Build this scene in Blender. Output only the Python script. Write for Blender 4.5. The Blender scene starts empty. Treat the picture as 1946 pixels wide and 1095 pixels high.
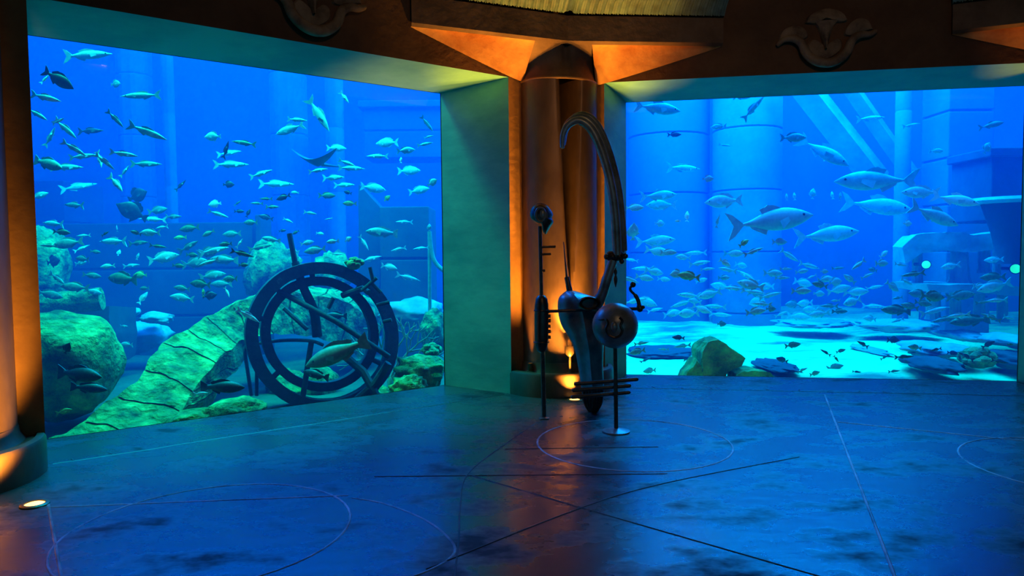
import bpy, bmesh, math, random
from mathutils import Vector, Matrix, noise
random.seed(7)
PI = math.pi
SC = bpy.context.scene
COL = SC.collection

# ------------------------------------------------------------------ camera, world, big lights, exposure
FPX, CAMH = 1350.0, 1.6
PITCH, ROLL = math.radians(2.9), math.radians(0.56)
FW = Vector((0, math.cos(PITCH), -math.sin(PITCH)))
_r0 = Vector((1, 0, 0)); _u0 = _r0.cross(FW)
RT = _r0 * math.cos(ROLL) - _u0 * math.sin(ROLL)
UP = _u0 * math.cos(ROLL) + _r0 * math.sin(ROLL)
cam_d = bpy.data.cameras.new('camera'); cam = bpy.data.objects.new('camera', cam_d); COL.objects.link(cam)
cam_d.sensor_width = 36.0; cam_d.lens = FPX / 1946.0 * 36.0; cam_d.clip_end = 200
cam.matrix_world = Matrix(((RT.x, UP.x, -FW.x, 0), (RT.y, UP.y, -FW.y, 0), (RT.z, UP.z, -FW.z, CAMH), (0, 0, 0, 1)))
SC.camera = cam
w = bpy.data.worlds.new('world'); SC.world = w; w.use_nodes = True
w.node_tree.nodes['Background'].inputs[0].default_value = (0.35, 0.5, 0.6, 1)
w.node_tree.nodes['Background'].inputs[1].default_value = 0.0

def area(name, loc, size, size_y, energy, color, rot=(0, 0, 0), spread=180):
    l = bpy.data.lights.new(name, 'AREA'); l.shape = 'RECTANGLE'; l.size = size; l.size_y = size_y
    l.energy = energy; l.color = color; l.spread = math.radians(spread)
    o = bpy.data.objects.new(name, l); COL.objects.link(o); o.location = loc; o.rotation_euler = rot
    return o
# the daylight-coloured gantry lights over the tank, above the water and out of sight behind the lintels
area('gantry_light_left', (-6.0, 13.5, 9.3), 9, 8, 4500, (0.0, 0.15, 1.0))
area('gantry_light_right', (5.5, 15.0, 9.3), 9, 9, 11500, (0.0, 0.30, 1.0))
area('gantry_light_rockwork', (-3.6, 9.3, 7.4), 6, 1.2, 1150, (0.01, 0.75, 0.55), rot=(0.12, 0, math.radians(36)), spread=110)

# added warm fill light without a fixture, unseen above and behind the camera
area('added_warm_fill', (1.6, 0.6, 5.4), .5, .5, 13, (1.0, 0.52, 0.24), rot=(math.radians(76), 0, 0), spread=110)

SC.view_settings.view_transform = 'Standard'; SC.view_settings.look = 'None'
SC.view_settings.exposure = 0.0; SC.view_settings.gamma = 1.0; SC.view_settings.use_curve_mapping = False
cy = SC.cycles
cy.max_bounces = 6; cy.diffuse_bounces = 3; cy.glossy_bounces = 3; cy.transmission_bounces = 3
cy.transparent_max_bounces = 12; cy.volume_bounces = 0
cy.use_denoising = True; cy.caustics_reflective = False; cy.caustics_refractive = False
cy.sample_clamp_indirect = 6.0; cy.sample_clamp_direct = 0

# ------------------------------------------------------------------ helpers
def ray(x, y):
    return FW + RT * ((x - 973.0) / FPX) - UP * ((y - 547.5) / FPX)
def at(x, y, Y):
    """point in the place that lies on the sight line of photo point (x, y) at distance Y"""
    d = ray(x, y); return Vector((0, 0, CAMH)) + d * (Y / d.y)
def on_floor(x, y, z=0.0):
    d = ray(x, y); return Vector((0, 0, CAMH)) + d * ((z - CAMH) / d.z)

def tag(o, label=None, cat=None, group=None, kind=None):
    if label: o['label'] = label
    if cat: o['category'] = cat
    if group: o['group'] = group
    if kind: o['kind'] = kind
    return o
def empty(name, loc=(0, 0, 0), rz=0.0):
    o = bpy.data.objects.new(name, None); COL.objects.link(o); o.location = loc; o.rotation_euler = (0, 0, rz)
    o.empty_display_size = 0.1
    return o

class MB:
    """collects geometry for ONE mesh"""
    def __init__(s): s.v = []; s.f = []; s.m = []
    def add(s, vs, fs, mi=0):
        k = len(s.v); s.v += [tuple(p) for p in vs]; s.f += [tuple(i + k for i in f) for f in fs]; s.m += [mi] * len(fs)
    def grid(s, rows, close=False, mi=0, caps=False):
        n = len(rows[0]); vs = [p for r in rows for p in r]; fs = []
        for i in range(len(rows) - 1):
            for j in range(n if close else n - 1):
                a = i * n + j; b = i * n + (j + 1) % n
                fs.append((a, b, b + n, a + n))
        if caps:
            fs.append(tuple(range(n - 1, -1, -1))); fs.append(tuple(range((len(rows) - 1) * n, len(rows) * n)))
        s.add(vs, fs, mi)
    def box(s, lo, hi, mat=None, mi=0):
        x0, y0, z0 = lo; x1, y1, z1 = hi
        vs = [Vector(p) for p in ((x0, y0, z0), (x1, y0, z0), (x1, y1, z0), (x0, y1, z0), (x0, y0, z1), (x1, y0, z1), (x1, y1, z1), (x0, y1, z1))]
        if mat: vs = [mat @ p for p in vs]
        s.add(vs, [(3, 2, 1, 0), (4, 5, 6, 7), (0, 1, 5, 4), (1, 2, 6, 5), (2, 3, 7, 6), (3, 0, 4, 7)], mi)
    def tube(s, pts, rad, seg=10, closed=False, mi=0, flat=1.0, up=None):
        pts = [Vector(p) for p in pts]; n = len(pts)
        if not hasattr(rad, '__len__'): rad = [rad] * n
        rows = []; prev = None
        for i, p in enumerate(pts):
            if closed: t = pts[(i + 1) % n] - pts[i - 1]
            else: t = pts[min(i + 1, n - 1)] - pts[max(i - 1, 0)]
            t.normalize()
            if up is not None: a = Vector(up) - t * t.dot(Vector(up))
            elif prev is None: a = Vector((0, 0, 1)) - t * t.z if abs(t.z) < .95 else Vector((1, 0, 0)) - t * t.x
            else: a = prev - t * prev.dot(t)
            a.normalize(); prev = a; b = t.cross(a)
            rows.append([p + (a * math.cos(2 * PI * k / seg) * flat + b * math.sin(2 * PI * k / seg)) * rad[i] for k in range(seg)])
        if closed: rows.append(rows[0])
        s.grid(rows, True, mi, caps=not closed)
    def lathe(s, prof, seg=32, mat=None, mi=0):
        rows = []
        for r, z in prof:
            row = [Vector((r * math.cos(2 * PI * k / seg), r * math.sin(2 * PI * k / seg), z)) for k in range(seg)]
            rows.append([mat @ p for p in row] if mat else row)
        s.grid(rows, True, mi, caps=True)
    def ball(s, c, r, seg=16, mat=None):
        c = Vector(c); rr = r if hasattr(r, '__len__') else (r, r, r); rows = []
        for i in range(seg // 2 + 1):
            a = -PI / 2 + PI * i / (seg // 2); q = max(math.cos(a), 1e-3)
            row = [Vector((rr[0] * q * math.cos(2 * PI * k / seg), rr[1] * q * math.sin(2 * PI * k / seg), rr[2] * math.sin(a))) for k in range(seg)]
            rows.append([c + (mat @ p if mat else p) for p in row])
        s.grid(rows, True, caps=True)
    def prism(s, outline, y0, y1, mat=None, mi=0):
        """outline in x,z, thickness along y"""
        n = len(outline)
        vs = [Vector((p[0], y0, p[1])) for p in outline] + [Vector((p[0], y1, p[1])) for p in outline]
        if mat: vs = [mat @ v for v in vs]
        s.add(vs, [tuple(range(n)), tuple(range(2 * n - 1, n - 1, -1))] + [(i, i + n, (i + 1) % n + n, (i + 1) % n) for i in range(n)], mi)
    def build(s, name, mats, parent=None, smooth=True, angle=40, bevel=0):
        me = bpy.data.meshes.new(name); me.from_pydata(s.v, [], s.f)
        if not isinstance(mats, (list, tuple)): mats = [mats]
        for m in mats: me.materials.append(m)
        me.polygons.foreach_set('material_index', s.m)
        b = bmesh.new(); b.from_mesh(me)
        bmesh.ops.remove_doubles(b, verts=b.verts, dist=1e-5)
        bmesh.ops.recalc_face_normals(b, faces=b.faces)
        for e in b.edges:
            e.smooth = not (len(e.link_faces) == 2 and e.calc_face_angle(0) > math.radians(angle))
        for f in b.faces: f.smooth = smooth
        b.to_mesh(me); b.free(); me.update()
        o = bpy.data.objects.new(name, me); COL.objects.link(o)
        if parent:
            o.parent = parent
            o.matrix_parent_inverse = parent.matrix_world.inverted() if parent.type != 'EMPTY' else Matrix.Translation(-parent.location)
        if bevel:
            md = o.modifiers.new('bevel', 'BEVEL'); md.width = bevel; md.segments = 2; md.limit_method = 'ANGLE'
        return o
def spline(pts, n=8):
    """Catmull-Rom through points"""
    pts = [Vector(p) for p in pts]; out = []
    for i in range(len(pts) - 1):
        p0 = pts[max(i - 1, 0)]; p1 = pts[i]; p2 = pts[i + 1]; p3 = pts[min(i + 2, len(pts) - 1)]
        for k in range(n):
            t = k / n
            out.append(0.5 * ((2 * p1) + (p2 - p0) * t + (2 * p0 - 5 * p1 + 4 * p2 - p3) * t * t + (3 * p1 - p0 - 3 * p2 + p3) * t ** 3))
    out.append(pts[-1]); return out
def lerp(a, b, t): return a + (b - a) * t

# ------------------------------------------------------------------ materials
def mat(name, base, rough=0.6, metal=0.0, dark=None, scale=3.0, contrast=(0.35, 0.65), bump=0.0, bscale=None, detail=6,
        stretch=None, second=None, spec=0.5, coat=0.0, bdist=0.02):
    m = bpy.data.materials.new(name); m.use_nodes = True; nt = m.node_tree; N = nt.nodes; L = nt.links
    p = N['Principled BSDF']; p.inputs['Roughness'].default_value = rough; p.inputs['Metallic'].default_value = metal
    p.inputs['Specular IOR Level'].default_value = spec; p.inputs['Coat Weight'].default_value = coat
    p.inputs['Base Color'].default_value = (*base, 1)
    tc = N.new('ShaderNodeTexCoord'); mp = N.new('ShaderNodeMapping'); L.new(tc.outputs['Object'], mp.inputs[0])
    if stretch: mp.inputs['Scale'].default_value = stretch
    if dark:
        nz = N.new('ShaderNodeTexNoise'); nz.inputs['Scale'].default_value = scale; nz.inputs['Detail'].default_value = detail; nz.inputs['Roughness'].default_value = 0.65
        L.new(mp.outputs[0], nz.inputs['Vector'])
        cr = N.new('ShaderNodeValToRGB'); cr.color_ramp.elements[0].position = contrast[0]; cr.color_ramp.elements[1].position = contrast[1]
        cr.color_ramp.elements[0].color = (*dark, 1); cr.color_ramp.elements[1].color = (*base, 1)
        if second:
            e = cr.color_ramp.elements.new(min(contrast[1] + 0.12, 0.99)); e.color = (*second, 1)
        L.new(nz.outputs[0], cr.inputs[0]); L.new(cr.outputs[0], p.inputs['Base Color'])
    if bump:
        n2 = N.new('ShaderNodeTexNoise'); n2.inputs['Scale'].default_value = bscale or scale * 4; n2.inputs['Detail'].default_value = 8
        L.new(mp.outputs[0], n2.inputs['Vector'])
        bp = N.new('ShaderNodeBump'); bp.inputs['Strength'].default_value = bump; bp.inputs['Distance'].default_value = bdist
        L.new(n2.outputs[0], bp.inputs['Height']); L.new(bp.outputs[0], p.inputs['Normal'])
    return m
def emis(name, col, strength):
    m = bpy.data.materials.new(name); m.use_nodes = True; nt = m.node_tree; p = nt.nodes['Principled BSDF']
    p.inputs['Base Color'].default_value = (*col, 1); p.inputs['Emission Color'].default_value = (*col, 1); p.inputs['Emission Strength'].default_value = strength
    return m
def glass_mat():
    m = bpy.data.materials.new('acrylic_pane'); m.use_nodes = True; nt = m.node_tree; N = nt.nodes; L = nt.links
    N.remove(N['Principled BSDF']); out = N['Material Output']
    tr = N.new('ShaderNodeBsdfTransparent'); tr.inputs[0].default_value = (0.97, 0.99, 1, 1)
    gl = N.new('ShaderNodeBsdfGlossy'); gl.inputs['Roughness'].default_value = 0.03
    fr = N.new('ShaderNodeFresnel'); fr.inputs[0].default_value = 1.3
    mx = N.new('ShaderNodeMixShader'); L.new(fr.outputs[0], mx.inputs[0]); L.new(tr.outputs[0], mx.inputs[1]); L.new(gl.outputs[0], mx.inputs[2]); L.new(mx.outputs[0], out.inputs[0])
    return m
def water_mat():
    m = bpy.data.materials.new('sea_water'); m.use_nodes = True; nt = m.node_tree; N = nt.nodes; L = nt.links
    N.remove(N['Principled BSDF']); out = N['Material Output']
    sc = N.new('ShaderNodeVolumeScatter'); sc.inputs['Color'].default_value = (0.01, 0.21, 1, 1); sc.inputs['Density'].default_value = 0.055; sc.inputs['Anisotropy'].default_value = 0.0
    ab = N.new('ShaderNodeVolumeAbsorption'); ab.inputs['Color'].default_value = (0.0, 0.8, 0.97, 1); ab.inputs['Density'].default_value = 0.15
    ad = N.new('ShaderNodeAddShader'); L.new(sc.outputs[0], ad.inputs[0]); L.new(ab.outputs[0], ad.inputs[1]); L.new(ad.outputs[0], out.inputs['Volume'])
    return m
def floor_mat():
    m = mat('stained_concrete', (0.06, 0.052, 0.05), rough=0.30, dark=(0.010, 0.009, 0.008), scale=1.5, contrast=(0.34, 0.56), bump=0.16, bscale=6.0, detail=5, stretch=(1, 1.5, 1), spec=1.0)
    nt = m.node_tree; nz = [n for n in nt.nodes if n.type == 'TEX_NOISE' and n.inputs['Detail'].default_value == 5][0]
    mr = nt.nodes.new('ShaderNodeMapRange'); mr.inputs[1].default_value = .33; mr.inputs[2].default_value = .50; mr.inputs[3].default_value = .62; mr.inputs[4].default_value = .27
    nt.links.new(nz.outputs[0], mr.inputs[0]); nt.links.new(mr.outputs[0], nt.nodes['Principled BSDF'].inputs['Roughness'])
    mr2 = nt.nodes.new('ShaderNodeMapRange'); mr2.inputs[1].default_value = .33; mr2.inputs[2].default_value = .50; mr2.inputs[3].default_value = .25; mr2.inputs[4].default_value = 1.0
    nt.links.new(nz.outputs[0], mr2.inputs[0]); nt.links.new(mr2.outputs[0], nt.nodes['Principled BSDF'].inputs['Specular IOR Level'])
    return m
M = dict(
    stucco=mat('brown_stucco', (0.19, 0.10, 0.05), 0.85, dark=(0.08, 0.04, 0.02), scale=1.3, bump=0.5, bscale=14, contrast=(.3, .7)),
    reveal=mat('reveal_plaster', (0.20, 0.60, 0.38), 0.6, dark=(0.11, 0.40, 0.28), scale=0.9, bump=0.15, bscale=5, contrast=(.35, .62), stretch=(1, 1, 2.5)),
    floor=floor_mat(),
    groove=mat('floor_joint', (0.70, 0.72, 0.75), 0.4, dark=(0.10, 0.10, 0.10), scale=2.0),
    crack=mat('floor_crack', (0.05, 0.045, 0.05), 0.5, dark=(0.015, 0.015, 0.015), scale=3),
    bronze=mat('column_bronze', (0.21, 0.13, 0.075), 0.42, 0.35, dark=(0.085, 0.05, 0.03), scale=1.6, bump=0.2, bscale=9, stretch=(1, 1, .4)),
    strip=mat('pier_plaster', (0.30, 0.16, 0.055), 0.8, dark=(0.17, 0.08, 0.03), scale=1.8, bump=0.4, bscale=14, contrast=(.3, .7)),
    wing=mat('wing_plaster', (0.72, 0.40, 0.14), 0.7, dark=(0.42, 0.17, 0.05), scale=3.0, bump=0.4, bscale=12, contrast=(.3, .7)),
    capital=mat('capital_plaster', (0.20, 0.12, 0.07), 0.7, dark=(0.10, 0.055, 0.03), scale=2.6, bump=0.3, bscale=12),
    cove=mat('cove_plaster', (0.15, 0.30, 0.28), 0.6, dark=(0.07, 0.13, 0.12), scale=5, bump=0.3, bscale=18),
    ceil=mat('ceiling_paint', (0.03, 0.025, 0.02), 0.9, dark=(0.015, 0.012, 0.01), scale=2),
    iron=mat('patinated_iron', (0.10, 0.085, 0.07), 0.36, 0.75, dark=(0.045, 0.04, 0.04), scale=7, bump=0.25, bscale=22),
    patina=mat('polished_patina', (0.26, 0.32, 0.33), 0.34, 0.35, dark=(0.10, 0.12, 0.12), scale=4, bump=0.12, bscale=16),
    brass=mat('lamp_brass', (0.25, 0.17, 0.08), 0.4, 0.8, dark=(.12, .08, .04), scale=20),
    ornament=mat('relief_plaster', (0.34, 0.25, 0.16), 0.7, dark=(0.12, 0.08, 0.05), scale=5, bump=0.3, bscale=14),
    lens=emis('lamp_lens', (1.0, 0.50, 0.10), 5.0),
    fillglow=emis('added_fill_glow', (0.0, 0.24, 0.40), 1.2),  # glow of the added fill panels behind the camera
    pane=glass_mat(), water=water_mat(),
    sand=mat('white_sand', (0.82, 0.82, 0.28), 0.9, dark=(0.20, 0.20, 0.11), scale=0.55, bump=0.5, bscale=3, contrast=(.36, .50), stretch=(.7, 1.6, 1), detail=9),
    gravel=mat('dark_gravel', (0.10, 0.11, 0.05), 0.95, dark=(0.05, 0.06, 0.035), scale=1.5, bump=0.8, bscale=6),
    tank=mat('tank_concrete', (0.17, 0.18, 0.18), 0.9, dark=(0.11, 0.12, 0.13), scale=0.35, bump=0.2, bscale=2),
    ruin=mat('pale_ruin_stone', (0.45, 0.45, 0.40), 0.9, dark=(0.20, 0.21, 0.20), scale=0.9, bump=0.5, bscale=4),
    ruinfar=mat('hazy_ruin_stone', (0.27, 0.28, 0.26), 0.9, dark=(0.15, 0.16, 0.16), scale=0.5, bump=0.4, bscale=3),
    ruinshade=mat('shade_toned_ruin_stone', (0.06, 0.065, 0.065), 0.9, dark=(0.03, 0.033, 0.036), scale=0.9, bump=0.5, bscale=4),  # ruin stone darkened: shade of faces turned from the light put into the colour
    rock=mat('mossy_rock', (0.20, 0.30, 0.07), 0.95, dark=(0.035, 0.06, 0.025), scale=3.2, bump=1.0, bscale=7, second=(0.45, 0.58, 0.14), contrast=(.36, .56), bdist=.12, detail=10),
    rockr=mat('ochre_rock', (0.40, 0.38, 0.06), 0.95, dark=(0.08, 0.08, 0.02), scale=3.0, bump=1.0, bscale=8, second=(0.38, 0.36, 0.07), bdist=.1),
    wreck=mat('wreck_iron', (0.05, 0.06, 0.06), 0.85, dark=(0.02, 0.025, 0.03), scale=4, bump=0.6, bscale=12, second=(0.18, 0.22, 0.14)),
    coral=mat('yellow_coral', (0.30, 0.32, 0.08), 0.95, dark=(0.10, 0.11, 0.04), scale=9, bump=1.0, bscale=20),
    fan=mat('sea_fan_lattice', (0.30, 0.34, 0.24), 0.9, dark=(0.2, 0.22, 0.16), scale=8),
    fsilver=mat('silver_scales', (0.50, 0.58, 0.54), 0.5, dark=(0.32, 0.38, 0.38), scale=12, contrast=(.3, .7)),
    fgrey=mat('grey_green_scales', (0.24, 0.28, 0.20), 0.5, dark=(0.14, 0.17, 0.12), scale=10),
    fyellow=mat('yellow_scales', (0.50, 0.48, 0.10), 0.5, dark=(0.30, 0.30, 0.07), scale=14),
    folive=mat('olive_scales', (0.16, 0.18, 0.06), 0.6, dark=(0.09, 0.10, 0.04), scale=10),
    fdark=mat('dark_scales', (0.045, 0.05, 0.05), 0.5, dark=(0.02, 0.022, 0.025), scale=10),
    fwhite=mat('white_scales', (0.75, 0.76, 0.70), 0.5, dark=(0.6, 0.62, 0.58), scale=12),
    feye=mat('fish_eye', (0.01, 0.01, 0.01), 0.2),
)

# ------------------------------------------------------------------ the hall
V = Vector((0.516, 8.34, 0))
A = Vector((-math.cos(math.radians(36)), -math.sin(math.radians(36)), 0)); NL = Vector((A.y, -A.x, 0))      # along the left wall, its outward normal
B = Vector((math.cos(math.radians(-9)), math.sin(math.radians(-9)), 0)); NR = Vector((-B.y, B.x, 0))
SL, SR = 5.72, 6.10
IN = -(NL + NR).normalized()
HALL = Vector((2.28, 1.05, 0)); V2 = V + A * SL; V3 = V + B * SR
TOPF, TOPG, CEIL, BACK = 3.53, 3.485, 5.6, 0.93
Z = Vector((0, 0, 1))
def wp(o, d, n, t, z, k=0.0): return o + d * t + n * k + Z * z      # a point on a wall: along, height, outward

def wall(name, o, d, n, t0, t1, S, glass, idx):
    mb = MB()
    for a, b in ((0, t0), (t1, S)):
        mb.grid([[wp(o, d, n, a, 0), wp(o, d, n, b, 0)], [wp(o, d, n, a, TOPF), wp(o, d, n, b, TOPF)]], mi=1)
    mb.grid([[wp(o, d, n, 0, TOPF), wp(o, d, n, t0, TOPF), wp(o, d, n, t1, TOPF), wp(o, d, n, S, TOPF)], [wp(o, d, n, 0, CEIL), wp(o, d, n, t0, CEIL), wp(o, d, n, t1, CEIL), wp(o, d, n, S, CEIL)]])
    wl = mb.build(name, [M['stucco'], M['strip']], smooth=False); tag(wl, kind='structure')
    g0, g1 = glass
    win = empty('window_%d' % idx, wp(o, d, n, (g0 + g1) / 2, 0, BACK)); tag(win, kind='structure')
    mb = MB(); mb.grid([[wp(o, d, n, t0, TOPF), wp(o, d, n, t1, TOPF)], [wp(o, d, n, g0, TOPG, BACK), wp(o, d, n, g1, TOPG, BACK)]])
    mb.build('soffit', M['reveal'], win, smooth=False)
    for (ta, tb) in ((t0, g0), (t1, g1)):
        mb = MB(); mb.grid([[wp(o, d, n, ta, 0), wp(o, d, n, tb, 0, BACK)], [wp(o, d, n, ta, TOPF), wp(o, d, n, tb, TOPG, BACK)]])
        mb.build('jamb', M['reveal'], win, smooth=False)
    mb = MB(); mb.grid([[wp(o, d, n, g0, 0, BACK), wp(o, d, n, g1, 0, BACK)], [wp(o, d, n, g0, TOPG, BACK), wp(o, d, n, g1, TOPG, BACK)]])
    mb.build('glass_pane', M['pane'], win, smooth=False)
    # the solid behind the pier and the lintel, seen only from the water side: keeps the tank light in the tank
    mb = MB()
    e = BACK + 0.02
    for (a, b, z0, z1) in ((-1.2, g0, -1.2, 9.0), (g1, S + 1.2, -1.2, 9.0), (g0, g1, TOPG, 9.0), (g0, g1, -1.2, 0.0)):
        mb.grid([[wp(o, d, n, a, z0, e), wp(o, d, n, b, z0, e)], [wp(o, d, n, a, z1, e), wp(o, d, n, b, z1, e)]])
    tag(mb.build('wall_tank_side_%d' % idx, M['tank'], smooth=False), kind='structure')
    return wl
wall('wall_left', V, A, NL, 0.66, 5.06, SL, (0.975, 5.10), 1)
wall('wall_right', V, B, NR, 0.57, 5.46, SR, (0.82, 5.43), 2)
# the six other sides of the octagon, plain
dirs = [math.radians(-9 - 45 * k) for k in range(1, 7)]
pts = [V3.copy()]
for k, a in enumerate(dirs[:5]): pts.append(pts[-1] + Vector((math.cos(a), math.sin(a), 0)) * 5.9)
pts.append(V2.copy())
for k in range(len(pts) - 1):
    mb = MB(); p, q = pts[k], pts[k + 1]
    mb.grid([[p, q], [p + Z * CEIL, q + Z * CEIL]]); tag(mb.build('wall_rear_%d' % (k + 1), M['stucco'], smooth=False), kind='structure')
octo = [V] + pts
# two added glow panels shaped as windows, unseen behind the camera, for fill
for k in (2, 3):
    p, q = pts[k], pts[k + 1]; dd = (q - p).normalized(); inn_ = Vector((-dd.y, dd.x, 0)); inn_ = inn_ if inn_.dot(HALL - p) > 0 else -inn_
    win = empty('window_%d' % (k + 1), p + dd * 2.95); tag(win, kind='structure')
    mb = MB(); mb.grid([[p + dd * .9 + inn_ * .02, p + dd * 5.0 + inn_ * .02], [p + dd * .9 + inn_ * .02 + Z * 3.4, p + dd * 5.0 + inn_ * .02 + Z * 3.4]]); mb.build('fill_pane', M['fillglow'], win, smooth=False)
    for a_, b_, z0_, z1_ in ((.7, .9, 0, 3.6), (5.0, 5.2, 0, 3.6), (.9, 5.0, 3.4, 3.6)):
        mb = MB(); mb.grid([[p + dd * a_ + inn_ * .06 + Z * z0_, p + dd * b_ + inn_ * .06 + Z * z0_], [p + dd * a_ + inn_ * .06 + Z * z1_, p + dd * b_ + inn_ * .06 + Z * z1_]]); mb.build('fill_frame', M['reveal'], win, smooth=False)
mb = MB(); mb.add([p + Z * CEIL for p in octo], [tuple(range(len(octo)))]); tag(mb.build('ceiling', M['ceil'], smooth=False), kind='structure')

# floor slab with its scored circles and joints in the same mesh
mb = MB()
G1 = [wp(V, A, NL, 0.975, 0, BACK), wp(V, A, NL, 5.10, 0, BACK)]; G2 = [wp(V, B, NR, 0.82, 0, BACK), wp(V, B, NR, 5.43, 0, BACK)]
outl = [V, wp(V, A, NL, .66, 0), G1[0], G1[1], wp(V, A, NL, 5.06, 0), V2] + list(reversed(pts[1:-1])) + [V3, wp(V, B, NR, 5.46, 0), G2[1], G2[0], wp(V, B, NR, .57, 0)]
mb.add(outl, [tuple(range(len(outl)))])
def strip(path, wd, mi, z=0.003):
    path = [Vector((p[0], p[1], 0)) for p in path]; rows = []
    for i, p in enumerate(path):
        t = (path[min(i + 1, len(path) - 1)] - path[max(i - 1, 0)]).normalized(); s = Vector((-t.y, t.x, 0)) * wd / 2
        rows.append([p - s, p - s * .5 + Z * z, p + s * .5 + Z * z, p + s])
    mb.grid([[q + Z * 0.0008 for q in r] for r in rows], mi=mi)
def circ(c, r, a0=0, a1=360, n=48): return [(c[0] + r * math.cos(math.radians(a0 + (a1 - a0) * k / n)), c[1] + r * math.sin(math.radians(a0 + (a1 - a0) * k / n))) for k in range(n + 1)]
strip(spline([(-1.06, 4.58, 0), (-.85, 4.48, 0), (-.60, 4.26, 0), (-.42, 4.01, 0), (-.32, 3.72, 0), (-.47, 3.47, 0), (-.75, 3.3, 0)], 6), .016, 1)
for c, r in (((-1.78, 4.08), .80), ((1.0, 5.87), .80), ((4.18, 5.1), .80)): strip(circ(c, r), .016, 1)
for p, q in (((3.43, 7.75), (1.75, 3.1)), ((-3.05, 4.57), (-2.0, 3.1)), ((-3.1, 4.45), (-1.1, 4.63)), ((3.0, 6.5), (5.6, 5.0))): strip([p, q], .018, 1)
for pth in ([(-.45, 3.52), (.42, 4.36), (1.05, 4.82), (2.2, 5.4)], [(-.3, 5.02), (.42, 4.36), (1.6, 3.3)], [(.3, 6.8), (-.05, 5.9), (-.33, 5.07), (-.34, 4.4), (-.31, 3.86), (-.29, 3.1)], [(-.07, 5.70), (1.18, 5.72)], [(-1.0, 5.02), (1.1, 5.02)], [(-3.9, 4.2), (-2.9, 3.4)]): strip(spline(pth, 6), .011, 2)
for o_, d_, n_, ts in ((V, A, NL, (.75, 5.02)), (V, B, NR, (.7, 5.4))):
    pth = [wp(o_, d_, n_, lerp(ts[0], ts[1], k / 60), 0, .02 + .02 * noise.noise((k * .31, ts[0], 0))) for k in range(61)]
    strip(pth, .03, 2)
    for k in range(2, 60, 4):
        p = pth[k] + n_ * .0; strip([p, p + n_ * random.uniform(.06, .12) + d_ * random.uniform(-.06, .06)], .018, 2)
tag(mb.build('floor', [M['floor'], M['groove'], M['crack']], smooth=False), kind='structure')

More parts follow.
